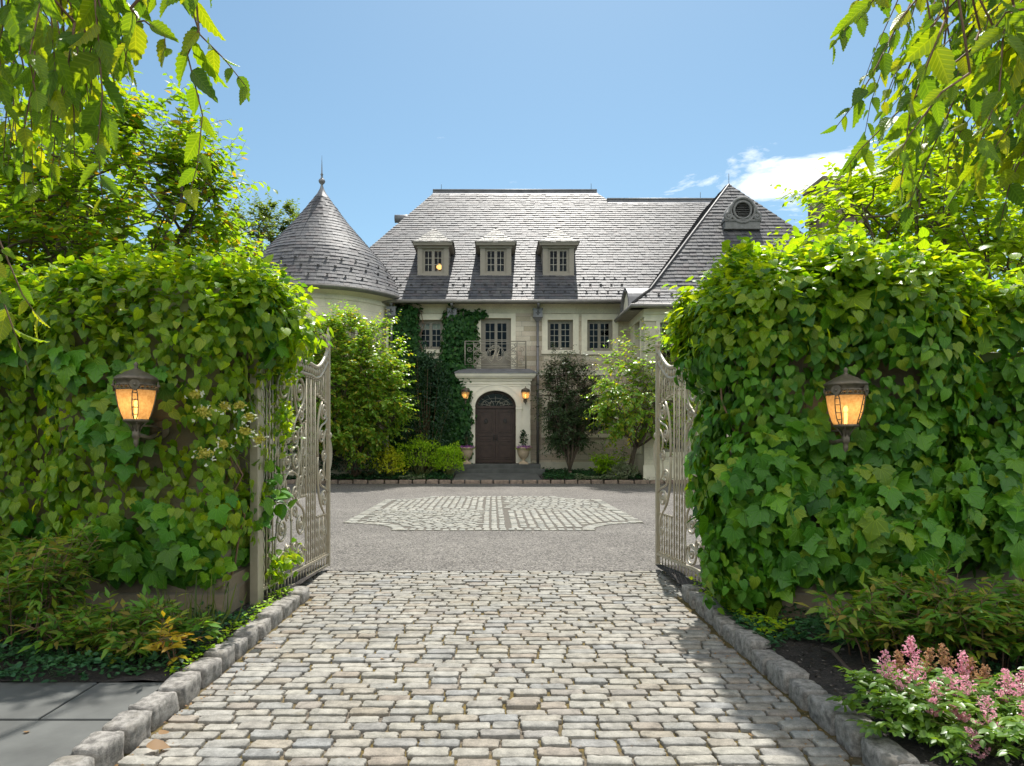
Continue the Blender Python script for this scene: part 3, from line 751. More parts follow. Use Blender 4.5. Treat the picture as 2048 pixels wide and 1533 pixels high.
# ---- balcony railing
def TB(u, w, d=0): return (u, 28.26 + d, w)
bx0, bx1, bz0, bz1 = -1.14, 1.39, 4.66, 5.76
mb = MB()
for z, r in ((bz1, .022), (bz1 - .11, .014), (bz0 + .14, .014), (bz0 + .03, .02)): mb.tube([TB(bx0, z), TB(bx1, z)], r)
for x in (bx0, bx1): mb.tube([TB(x, bz0 - .05), TB(x, bz1)], .022)
for x in (-.78, 1.03): mb.tube([TB(x, bz0 + .03), TB(x, bz1)], .014)
for s in (0, 1):
    x = bx0 if s == 0 else bx1
    for z in (bz1, bz1 - .11, bz0 + .03): mb.tube([TB(x, z), TB(x, z, .74)], .016)
    for k in range(1, 6): mb.tube([TB(x, bz0 + .03, .125 * k), TB(x, bz1 - .11, .125 * k)], 0.0130)
zc = (bz0 + bz1) / 2
mb.tube([TB(cxp + .37 * math.cos(t), zc - .03 + .40 * math.sin(t)) for t in np.linspace(0, 2 * math.pi, 29)[:-1]], .016, closed=True)
mb.tube([TB(cxp + .32 * math.cos(t), zc - .03 + .34 * math.sin(t)) for t in np.linspace(R(140), R(400), 25)], 0.0145)
for s in (-1, 1):
    def t2(pts): return [TB(cxp + s * u, v) for u, v in pts]
    mb.tube(t2(spiral((.10, zc + .27), .11, .03, R(60), 1.4)), 0.0159)
    for zz, sg in ((zc + .24, 1), (zc - .28, -1)):
        mb.tube(t2(c_scroll((.42, zz - sg * .12), (.86, zz + sg * .08), (-sg, sg), .34)), 0.0174)
        mb.tube(t2(c_scroll((.44, zc + sg * .02), (.80, zz - sg * .08), (sg, -sg), .34)), 0.0159)
        mb.tube(t2(spiral((.72, zz), .10, .025, R(90 * sg), 1.4 * sg)), 0.0145)
    mb.tube(t2([(.38, zc), (.88, zc)]), 0.0145)
    for sg in (1, -1): mb.tube(t2(bez((.40, zc), (.55, zc + sg * .1), (.7, zc + sg * .2), (.88, zc + sg * .38))), 0.0145)
    for zz in (zc + .22, zc - .22): mb.tube(t2(spiral((1.07, zz), .12, .03, R(200), 1.4)), 0.0130)
rl = hb(mb, 'balcony_railing', M['railing'])
mb = MB()                                             # the letter H in the medallion, in swash script
def tH(pts): return [TB(cxp + u * .62, zc - .03 + v * .62, -.012) for u, v in pts]
mb.tube(tH(bez((-.20, -.32), (-.12, -.1), (-.08, .1), (.02, .34))), [.018, .024, .028, .03, .03, .03, .028, .024, .02, .016])
mb.tube(tH(bez((.08, -.26), (.10, -.05), (.16, .12), (.26, .36))), [.016, .022, .026, .03, .03, .028, .026, .024, .02, .016])
mb.tube(tH(bez((-.36, .1), (-.42, .34), (-.2, .40), (.02, .34))), .013)
mb.tube(tH(bez((-.20, -.32), (-.3, -.42), (-.44, -.3), (-.36, -.18))), .013)
mb.tube(tH(bez((-.26, -.04), (-.08, .06), (.10, -.06), (.3, .06))), .013)
mb.tube(tH(bez((.08, -.26), (.12, -.42), (.36, -.34), (.42, -.14))), .014)
hb(mb, 'monogram', M['gate_paint'], rl, lbl='script letter H inside the round frame of the railing')

# ---- gutters and downspouts
mb = MB(); mb.tube([(-4.9, 28.3, 7.43), (5.6, 28.3, 7.43)], .085, 8); mb.box(-4.9, 5.7, 28.37, 29.0, 7.44, 7.5)
hb(mb, 'gutter', M['zinc'])
def downspout(x, ybox, pipe_to, top=7.36):
    mb = MB()
    mb.tube([(x, 28.3, top), (x, 28.36, top - .06), (x + .03, ybox, 7.2)], .06, 8)
    mb.tube([(x, ybox, 6.7), (x, ybox, pipe_to)], .055, 8)
    for z in (5.6, 4.0, 2.2):
        if z > pipe_to: mb.tube([(x, ybox, z), (x, ybox, z + .07)], .068, 8)
    d = hb(mb, 'downspout', M['lead'])
    mb = MB(); a, b = .19, .16
    mb.box(x - a, x + a, ybox - b, ybox + .12, 6.88, 7.17); mb.box(x - a - .025, x + a + .025, ybox - b - .025, ybox + .12, 7.17, 7.21); mb.box(x - a - .02, x + a + .02, ybox - b - .02, ybox + .12, 6.84, 6.88)
    mb.add([(x - a, ybox - b, 6.84), (x + a, ybox - b, 6.84), (x + a, ybox + .1, 6.84), (x - a, ybox + .1, 6.84), (x - .06, ybox - .06, 6.68), (x + .06, ybox - .06, 6.68), (x + .06, ybox + .06, 6.68), (x - .06, ybox + .06, 6.68)],
           [(0, 1, 5, 4), (1, 2, 6, 5), (2, 3, 7, 6), (3, 0, 4, 7)])
    h = hb(mb, 'rain_hopper', M['lead'], d)
    mb = MB(); y = ybox - b - .012
    def fl(pts): mb.prism(pts, 0, .011, lambda u, d_, w: (x + u, y + d_, 7.02 + w))
    fl([(-.03, -.10), (.03, -.10), (.014, 0), (.035, .06), (0, .125), (-.035, .06), (-.014, 0)])
    fl([(.02, -.03), (.10, -.02), (.085, .03), (.06, .0), (.03, .01)]); fl([(-.02, -.03), (-.03, .01), (-.06, 0), (-.085, .03), (-.10, -.02)])
    hb(mb, 'lily_emblem', M['black_iron'], d)
downspout(1.91, 28.82, .2); downspout(-1.70, 28.82, 5.0); downspout(-4.22, 28.5, 5.5)

# ================================================================== ROOFS: every slate a little slab
def slates(mb, o, U, D, prof, ul, ur, expo=.25, wid=.30, th=.025, seed=1):
    """o origin on the eave, U along it, D horizontal inward, prof [(t,z)...]; ul(t), ur(t) the edges"""
    r = np.random.default_rng(seed); o, U, D = Vector(o), Vector(U), Vector(D)
    seg = [0]
    for (t0, z0), (t1, z1) in zip(prof, prof[1:]): seg.append(seg[-1] + math.hypot(t1 - t0, z1 - z0))
    def pt(s):
        for i in range(len(prof) - 1):
            if s <= seg[i + 1] or i == len(prof) - 2:
                k = (s - seg[i]) / (seg[i + 1] - seg[i]); (t0, z0), (t1, z1) = prof[i], prof[i + 1]
                t, z = t0 + (t1 - t0) * k, z0 + (z1 - z0) * k; L = seg[i + 1] - seg[i]
                return t, z, (t1 - t0) / L, (z1 - z0) / L
    s = 0; row = 0
    while s < seg[-1] - .02:
        t, z, dt, dz = pt(s); s2 = min(s + expo * 1.28, seg[-1]); t2, z2, _, _ = pt(s2)
        a, b = ul(t), ur(t); a2, b2 = ul(t2), ur(t2)
        u = a - r.uniform(0, wid)
        nx, nz = -dz, dt                     # outward normal in (D, z)
        while u < b:
            w = wid * r.uniform(.7, 1.25); u0, u1 = max(u, a), min(u + w, b); u += w
            if u1 - u0 < .03: continue
            g = .004; u0 += g; u1 -= g
            v0, v1 = min(max(u0, a2), b2), min(max(u1, a2), b2)
            h0 = th * r.uniform(.8, 1.5) + .008; drop = r.uniform(-.012, .012)
            def q(uu, tt, zz, off): return o + U * uu + D * (tt + nx * off) + Vector((0, 0, zz + nz * off))
            tl, zl = t - dt * drop, z - dz * drop
            A, B, Cc, Dd = q(u0, tl, zl, h0), q(u1, tl, zl, h0), q(v1, t2, z2, .006), q(v0, t2, z2, .006)
            E, G = q(u0, tl, zl, 0), q(u1, tl, zl, 0)
            mb.add([A, B, Cc, Dd, E, G], [(0, 1, 2, 3), (4, 5, 1, 0), (4, 0, 3), (5, 2, 1)])
        s += expo; row += 1
    return mb
PIT = .9
EY, EZ = 28.32, 7.5
mb = MB()
TH, TL = 8.34, 7.47
mainL = lambda t: -7.62 + .543 * t
def mainR(t): return 12.0 if t <= TL else 5.51 + (TH - t) * .7
prof = [(0, EZ), (TL, EZ + PIT * TL), (TH, EZ + PIT * TH)]
slates(mb, (0, EY, 0), (1, 0, 0), (0, 1, 0), prof, mainL, mainR, expo=.235, wid=.27, seed=3)
roof = hb(mb, 'main_roof', M['slate'])
mb = MB(); e = .03; zr = EZ + PIT * TH - e; zl = EZ + PIT * TL - e
P1, P2, P3 = (-7.62, EY, EZ - e), (12, EY, EZ - e), (12, EY + TL, zl)
P4, P5, P6 = (6.12, EY + TL, zl), (5.51, EY + TH, zr), (-3.09, EY + TH, zr)
mb.poly([P1, P2, P3, P4, P5, P6])
bk = EY + 2 * TH
mb.poly([P6, P5, (5.51 + .9, bk, EZ), (-7.62, bk, EZ)]); mb.poly([P1, P6, (-7.62, bk, EZ)]); mb.quad(P4, P3, (12, bk, EZ), (6.6, bk, EZ)); mb.poly([P4, (6.6, bk, EZ), (6.41, bk, EZ), P5]); 
mb.quad((-7.62, bk, 0), (12, bk, 0), (12, bk, EZ), (-7.62, bk, EZ)); mb.quad((-7.62, 29.3, 0), (-7.62, bk, 0), (-7.62, bk, EZ), (-7.62, 29.3, EZ)); mb.quad((12, 29.3, 0), (12, 29.3, EZ), (12, bk, EZ), (12, bk, 0))
hb(mb, 'roof_deck', M['lead'], roof)
mb = MB()
for xa, xb, yy, zz in ((-3.2, 5.6, EY + TH, zr), (6.0, 12, EY + TL, zl)):
    mb.add([(xa, yy - .34, zz - .25), (xb, yy - .34, zz - .25), (xb, yy - .02, zz + .10), (xa, yy - .02, zz + .10), (xa, yy + .3, zz - .2), (xb, yy + .3, zz - .2), (xb, yy - .02, zz - .25), (xa, yy - .02, zz - .25)],
           [(0, 1, 2, 3), (3, 2, 5, 4), (1, 6, 2), (0, 3, 7), (2, 6, 5), (3, 4, 7)])
    mb.tube([(xa, yy - .02, zz + .12), (xb, yy - .02, zz + .12)], .07, 8)
hb(mb, 'ridge_cap', M['lead'], roof)
mb = MB()
for x, y, z, h in ((-2.75, EY + TH, zr + .1, .35), (5.3, EY + TH, zr + .1, .4), (10.9, EY + TL, zl + .1, .4), (10.84, 31.3, 13.4, .5)):
    mb.tube([(x, y, z), (x, y, z + h)], .012, 5)
hb(mb, 'lightning_rod', M['black_iron'])
mb = MB(); mb.tube([(-4.95, 34.6, 12.9), (-3.9, 34.6, 12.9)], .2, 10); hb(mb, 'roof_vent', M['lead'])

# ---- dormers
def dormer(cx):
    d = empty('dormer', (0, 0, 0)); d.parent = house; d.location = (cx, 29.83 - 29, 8.83)
    y0, hw_, zb, zt = 29.83, .68, 8.80, 10.15
    def roofz(y): return EZ + PIT * (y - EY)
    mb = MB(); T = lambda u, dd, w: (cx + u, y0 + dd, w)
    for a, b, c, e_ in ((-hw_, -.47, zb, zt), (.47, hw_, zb, zt), (-.47, .47, zb, 8.96), (-.47, .47, 10.06, zt)):
        mb.box(a, b, 0, .2, c, e_, T)
    for s in (-1, 1): mb.add([T(s * hw_, .2, zb), T(s * hw_, .2, zt), T(s * hw_, (zt - zb) / PIT + .1, zt)], [(0, 1, 2)])
    mb.box(-hw_ - .03, hw_ + .03, -.04, -.002, zb - .02, zb + .07, T)
    mb.box(-hw_ - .04, hw_ + .04, -.05, -.002, zt - .09, zt, T)
    mb.box(-.84, .84, -.2, 2.2, zt, zt + .05, T); mb.box(-.86, .86, -.22, 2.0, zt + .05, zt + .12, T)
    hb(mb, 'dormer_wall', M['taupe'], d)
    op = (-.47, .47, 8.96, 10.06)
    w = window(op, T, parent=d, surround=0, inset=.06, fw=.05, rows=3)
    mb = MB(); zz = zt + .12; run = .9; zp = zz + .86
    prof_ = [(0, zz), (.18, zz + .1), (run, zp)]
    sl = run
    slates(mb, (cx, y0 - .26, 0), (1, 0, 0), (0, 1, 0), prof_, lambda t: -.9 + .9 * t / run, lambda t: .9 - .9 * t / run, .15, .2, .018, seed=int(cx * 10) + 50)
    for s in (-1, 1):
        slates(mb, (cx + s * .9, y0 - .26, 0), (0, 1, 0), (-s, 0, 0), prof_, lambda t: t * run / .9, lambda t: 1.9 + t * .9, .15, .2, .018, seed=9 + s)
    hb(mb, 'dormer_roof', M['slate_pale'], d)
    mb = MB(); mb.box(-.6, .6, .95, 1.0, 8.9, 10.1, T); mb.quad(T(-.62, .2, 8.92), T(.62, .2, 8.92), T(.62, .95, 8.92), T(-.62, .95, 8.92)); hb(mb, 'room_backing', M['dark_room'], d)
    return d
D1 = dormer(-2.60); dormer(.142); dormer(2.885)
mb = MB(); mb.ball((-2.35, 30.25, 9.35), .13, 8); mb.ball((-2.22, 30.3, 9.28), .09, 8); hb(mb, 'ceiling_lamp', M['chandelier'], D1)

# ---- the wing
wx0, wx1, wy, wz, wp = 5.29, 16.4, 25.8, 6.8, 1.2
wprof = [(0, wz), (.9, wz + .75), (5.5, 13.42)]
mb = MB()
lf = lambda t: wx0 + 1.013 * t; rf = lambda t: wx1 - 1.013 * t
slates(mb, (0, wy, 0), (1, 0, 0), (0, 1, 0), wprof, lf, rf, expo=.235, wid=.27, seed=11)
slates(mb, (wx0, wy, 0), (0, 1, 0), (1, 0, 0), wprof, lambda t: t, lambda t: 3.2 + 1.2 * t, expo=.235, wid=.27, seed=12)
wr = hb(mb, 'wing_roof', M['slate'])
mb = MB(); ap = (10.84, 31.28, 13.38); e = .04
k1 = (wx0 + .9, wy + .9, wz + .72); k2 = (wx1 - .9, wy + .9, wz + .72)
mb.quad((wx0, wy, wz - e), (wx1, wy, wz - e), k2, k1); mb.poly([k1, k2, ap])
mb.quad((wx0, wy, wz - e), k1, (wx0 + .9, 36, wz + .72), (wx0, 36, wz - e)); mb.quad(k1, ap, (10.84, 40, 13.38), (wx0 + .9, 36, wz + .72))
mb.poly([k2, (wx1, 40, wz), (10.84, 40, 13.38), ap]); mb.poly([k2, (wx1, wy, wz - e), (wx1, 40, wz)])
hb(mb, 'roof_deck', M['lead'], wr)
mb = MB(); mb.tube([(wx0, wy, wz + .03), (wx0 + .9, wy + .9, wz + .79), ap], .06, 6); hb(mb, 'hip_roll', M['black_iron'], wr)
mb = MB(); mb.tube([(wx0 - .06, 29.2, wz - .06), (wx0 - .06, wy - .06, wz - .06), (wx1, wy - .06, wz - .06)], .085, 8)
mb.box(wx0, wx0 + .62, wy, 29, wz - .1, wz - .05); mb.box(wx0, wx1, wy, wy + .6, wz - .1, wz - .05)
hb(mb, 'wing_gutter', M['zinc'])
def TW(u, d, w): return (u, 26.3 + d, w)
def TS(u, d, w): return (5.85 + d, u, w)
mb = MB(); wo = [(6.45, 7.5, 4.7, 6.2), (8.2, 9.3, 4.7, 6.2), (6.45, 7.5, 1.2, 3.2)]
wall_cells(mb, TW, 5.85, 16, 0, 6.7, wo)
so = [(27.0, 28.0, 4.6, 6.55), (27.0, 28.0, 1.3, 3.3)]
wall_cells(mb, lambda u, d, w: TS(u, d, w), 26.3, 29.0, 0, 6.7, so)
mb.quad((16, 26.3, 0), (16, 40, 0), (16, 40, 6.7), (16, 26.3, 6.7))
hb(mb, 'wing_wall', M['smooth_stone'])
mb = MB(); mb.box(5.83, 16.05, 26.24, 26.298, 6.25, 6.7); mb.box(5.8, 16.05, 26.18, 26.24, 6.5, 6.7); mb.box(5.79, 5.848, 26.3, 29, 6.4, 6.7); mb.box(5.8, 16, 26.22, 26.298, 0, .7)
hb(mb, 'wing_cornice', M['trim_stone'])
for o in wo: window(o, TW, surround=.15)
for o in so: window(o, TS, surround=.16)
mb = MB(); mb.box(6.3, 15.9, 27.6, 27.7, 0, 6.6); hb(mb, 'wing_interior', M['dark_room'])
# arched lead hood over the side window
mb = MB(); yc, zc_, r_ = 27.45, 6.85, .82
ar = [(yc + r_ * math.cos(t), zc_ + r_ * 1.0 * math.sin(t)) for t in np.linspace(0, math.pi, 17)]
mb.poly([(5.42, y, z) for y, z in ar]); hood = hb(mb, 'arched_pediment', M['trim_stone'])
mb = MB(); ro = [(yc + (r_ + .09) * math.cos(t), zc_ + (r_ + .09) * math.sin(t)) for t in np.linspace(-.05, math.pi + .05, 19)]
for (ya, za), (yb, zb) in zip(ro, ro[1:]):
    mb.quad((5.30, ya, za), (5.30, yb, zb), (6.6, yb, zb), (6.6, ya, za))
    ia, ib = (yc + (ya - yc) * .86, zc_ + (za - zc_) * .86), (yc + (yb - yc) * .86, zc_ + (zb - zc_) * .86)
    mb.quad((5.30, ya, za), (5.30, *ia), (5.30, *ib), (5.30, yb, zb)); mb.quad((5.30, *ia), (5.44, *ia), (5.44, *ib), (5.30, *ib))
hb(mb, 'hood_roof', M['lead'], hood)
# round louvred vent with scrolls
def vent():
    Yv = 28.95; xc = PX(1485, Yv); zc = PZ(421, Yv); g = Yv / F
    v = empty('louvred_oculus', (0, 0, 0)); v.parent = house; v.location = (xc, Yv - 29, zc)
    T = lambda u, d, w: (xc + u * .70, Yv + d, zc + w * .70)
    mb = MB(); r0, r1 = 23 * g, 36 * g
    out = [(r1 * math.cos(t), r1 * math.sin(t)) for t in np.linspace(-.35, math.pi + .35, 23)]
    body = [(-r1 - .0, -.9)] + [(r1, -.9)] + out
    n = len(out)
    ring = [(r0 * math.cos(t), r0 * math.sin(t)) for t in np.linspace(-.35, math.pi + .35, 23)]
    for i in range(n - 1): mb.quad(T(ring[i][0], 0, ring[i][1]), T(out[i][0], 0, out[i][1]), T(out[i + 1][0], 0, out[i + 1][1]), T(ring[i + 1][0], 0, ring[i + 1][1]))
    low = [(r0 * math.cos(t), r0 * math.sin(t)) for t in np.linspace(math.pi + .35, 2 * math.pi - .35, 13)]
    lo2 = [(-r1 * .94 + 2 * r1 * .94 * i / 12, -.62) for i in range(13)]
    for i in range(12): mb.quad(T(low[i][0], 0, low[i][1]), T(low[i + 1][0], 0, low[i + 1][1]), T(lo2[i + 1][0], 0, lo2[i + 1][1]), T(lo2[i][0], 0, lo2[i][1]))
    for i in range(n - 1): mb.quad(T(out[i][0], 0, out[i][1]), T(out[i][0], 1.6, out[i][1]), T(out[i + 1][0], 1.6, out[i + 1][1]), T(out[i + 1][0], 0, out[i + 1][1]))
    full = np.linspace(0, 2 * math.pi, 33)[:-1]
    for rr, tr in ((r0 * 1.06, .045), (r1 * .97, .06)): mb.tube([T(rr * math.cos(t), -.02, rr * math.sin(t)) for t in full], tr, 6, closed=True)
    mb.box(-1.05, 1.05, -.02, 1.4, -1.1, -.62, T); mb.box(-1.12, 1.12, -.07, 1.2, -.66, -.58, T); mb.box(-1.12, 1.12, -.06, 1.2, -1.14, -1.06, T)
    for t in np.linspace(0, 2 * math.pi, 25)[:-1]:
        mb.quad(T(r0 * math.cos(t), 0, r0 * math.sin(t)), T(r0 * math.cos(t + .262), 0, r0 * math.sin(t + .262)), T(r0 * math.cos(t + .262), .25, r0 * math.sin(t + .262)), T(r0 * math.cos(t), .25, r0 * math.sin(t)))
    hb(mb, 'oculus_surround', M['vent_stone'], v)
    mb = MB()
    for s in (-1, 1):
        sp = spiral((s * .86, -.40), .24, .05, R(90) if s > 0 else R(90), 1.3 * -s, 20)
        mb.tube([T(s * r1 * .8, -.04, .42)] + [T(s * (r1 + .02), -.04, .12)] + [T(u, -.04, w) for u, w in sp], .06, 6)
        mb.ball(T(s * .86, -.02, -.4), .09, 6)
        mb.prism([(s * .55, -.6), (s * 1.08, -.6), (s * 1.08, -.42), (s * .8, .1), (s * .62, .35)], 0, .35, T)
    hb(mb, 'scroll', M['vent_stone'], v)
    mb = MB()
    for k in range(9):
        z = -r0 + (k + .5) * 2 * r0 / 9; h = math.sqrt(max(.001, r0 * r0 - z * z))
        mb.add([T(-h, .05, z - .045), T(h, .05, z - .045), T(h, .17, z + .045), T(-h, .17, z + .045), T(-h, .07, z - .06), T(h, .07, z - .06)], [(0, 1, 2, 3), (4, 5, 1, 0)])
    hb(mb, 'louvre', M['vent_stone'], v)
    mb = MB(); mb.poly([T(r0 * math.cos(t), .22, r0 * math.sin(t)) for t in full]); hb(mb, 'louvre_backing', M['black_iron'], v)
vent()
# chimney
mb = MB(); mb.box(15.1, 17.0, 31, 32.6, 5, 11.9); mb.box(14.98, 17.12, 30.88, 32.72, 11.9, 12.1); mb.box(15.08, 17.02, 30.98, 32.62, 12.1, 13.4); mb.box(14.9, 17.2, 30.8, 32.8, 13.4, 13.6)
for k in range(4): mb.box(15.2 + k * .5, 15.4 + k * .5, 30.95, 30.99, 12.2, 13.3)
hb(mb, 'chimney', M['pier_stone'])

# ---- the turret
tx, ty, tr, te, tze, tzt = -7.5, 30.0, 3.35, 3.92, 7.66, 12.75
mb = MB(); mb.lathe([(tr, 0), (tr, 6.55)], (tx, ty, 0), 64); tw = hb(mb, 'turret_wall', M['ashlar'])
mb = MB(); mb.lathe([(tr + .01, 6.55), (tr + .05, 6.55), (tr + .05, 6.72), (tr + .02, 6.74), (tr + .02, 7.2), (tr + .06, 7.24), (tr + .06, 7.4), (te - .1, 7.5)], (tx, ty, 0), 64, smooth=False); hb(mb, 'turret_frieze', M['smooth_stone'])
cp = [(0, 0), (.14, .13), (.30, .283), (.477, .478), (.63, .655), (.75, .77), (.87, .875), (1, 1)]
cpts = [(te * r, tzt - (tzt - tze) * h) for h, r in cp][::-1]
def cone_at(s, tot):
    acc = 0
    for (r0, z0), (r1, z1) in zip(cpts, cpts[1:]):
        l = math.hypot(r1 - r0, z1 - z0)
        if acc + l >= s: k = (s - acc) / l; return r0 + (r1 - r0) * k, z0 + (z1 - z0) * k, (r1 - r0) / l, (z1 - z0) / l
        acc += l
    return cpts[-1][0], cpts[-1][1], (r1 - r0) / l, (z1 - z0) / l
tot = sum(math.hypot(a[0] - b[0], a[1] - b[1]) for a, b in zip(cpts, cpts[1:]))
mb = MB(); s = 0; rr = np.random.default_rng(5)
while s < tot - .35:
    r0, z0, dr, dz = cone_at(s, tot); r1, z1, _, _ = cone_at(min(s + .21 * 1.25, tot), tot)
    n = max(6, int(2 * math.pi * r0 / .25)); a = rr.uniform(0, 1)
    cuts = np.cumsum(rr.uniform(.75, 1.25, n)); cuts = cuts / cuts[-1] * 2 * math.pi + a
    for k in range(n):
        a0, a1 = cuts[k - 1] - (2 * math.pi if k == 0 else 0) + .003 / r0, cuts[k] - .003 / r0
        h = rr.uniform(.018, .034); j = rr.uniform(-.01, .01); ra, za = r0 - dr * j + dz * h, z0 - dz * j - dr * h
        am = (a0 + a1) / 2
        def pp(r, a_, z): return (tx + r * math.cos(a_), ty + r * math.sin(a_), z)
        A, B, Cc, Dd = pp(ra, a0, za), pp(ra, a1, za), pp(r1 + .004, a1, z1 + .004), pp(r1 + .004, a0, z1 + .004)
        mb.add([A, B, Cc, Dd, pp(r0, a0, z0), pp(r0, a1, z0)], [(0, 1, 2, 3), (4, 5, 1, 0)])
    s += .21
troof = hb(mb, 'turret_roof', M['slate'])
mb = MB(); mb.lathe([(max(.01, r - .02), z - .02) for r, z in cpts], (tx, ty, 0), 64)
mb.lathe([(te - .15, 7.5), (te + .04, 7.58), (te + .05, 7.66), (te - .05, 7.66)], (tx, ty, 0), 64); hb(mb, 'turret_gutter', M['zinc'], troof)
mb = MB(); mb.lathe([(.36, 12.28), (.2, 12.5), (.09, 12.72), (.05, 12.86), (.05, 12.9), (.12, 12.98), (.15, 13.05), (.12, 13.12), (.05, 13.18), (.04, 13.3), (.065, 13.34), (.03, 13.4), (.02, 13.7), (.003, 14.2)], (tx, ty, 0), 14); hb(mb, 'finial', M['lead'], troof)
def turret_window(ang, w, z0, z1):
    a = R(ang); ux, uy = -math.sin(a), math.cos(a); nx, ny = math.cos(a), math.sin(a)
    rr_ = tr * math.cos(w / 2 / tr) - .02
    T = lambda u, d, ww: (tx + nx * (tr + .04 - d) + ux * u, ty + ny * (tr + .04 - d) + uy * u, ww)
    o = window((-w / 2, w / 2, z0, z1), T, inset=.02, surround=.13)
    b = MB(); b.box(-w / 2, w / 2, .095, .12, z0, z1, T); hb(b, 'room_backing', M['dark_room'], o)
for ang in (-35, -62, -90, -118):
    turret_window(ang, .95, 4.3, 6.4); turret_window(ang, .95, 1.2, 3.2)

# ---- snow guards: one small iron bird per spot, all sharing one mesh
g = MB()
g.prism([(-.055, .0), (.055, 0), (.05, .03), (.02, .045), (.02, .075), (.06, .10), (.05, .135), (0, .12), (-.05, .135), (-.06, .10), (-.02, .075), (-.02, .045), (-.05, .03)], 0, .02, lambda u, d, w: (u, d, w))
g.box(-.02, .02, .02, .16, .03, .045)
gm = g.build('snow_guard', M['black_iron'], house); gm.scale = (.95, .95, .80)
spots = []
for i, t in enumerate((.35, .8, 1.25)):
    for k in range(24):
        x = -4.6 + .45 * (k + .5 * (i % 2)); 
        if x < 5.9 and not any(abs(x - c) < .75 and t > 1.1 for c in (-2.6, .142, 2.885)): spots.append((x, EY + t, EZ + PIT * t + .02, 0))
for i, s in enumerate((.45, .95, 1.4)):
    r0, z0, dr, dz = cone_at(s, tot)
    for k in range(12):
        a = R(-140 + 11.2 * (k + .5 * (i % 2))); spots.append((tx + r0 * math.cos(a), ty + r0 * math.sin(a), z0 + .03, a + math.pi / 2))
for k in range(3): spots.append((5.9 + .5 * k, wy + .45, wz + .42, 0))
for i, (x, y, z, a) in enumerate(spots[:100]):
    o = gm if i == 0 else gm.copy()
    if i: COL.objects.link(o); o.parent = house
    o.location = (x - H0.x, y - H0.y, z - H0.z); o.rotation_euler = (0, 0, a)
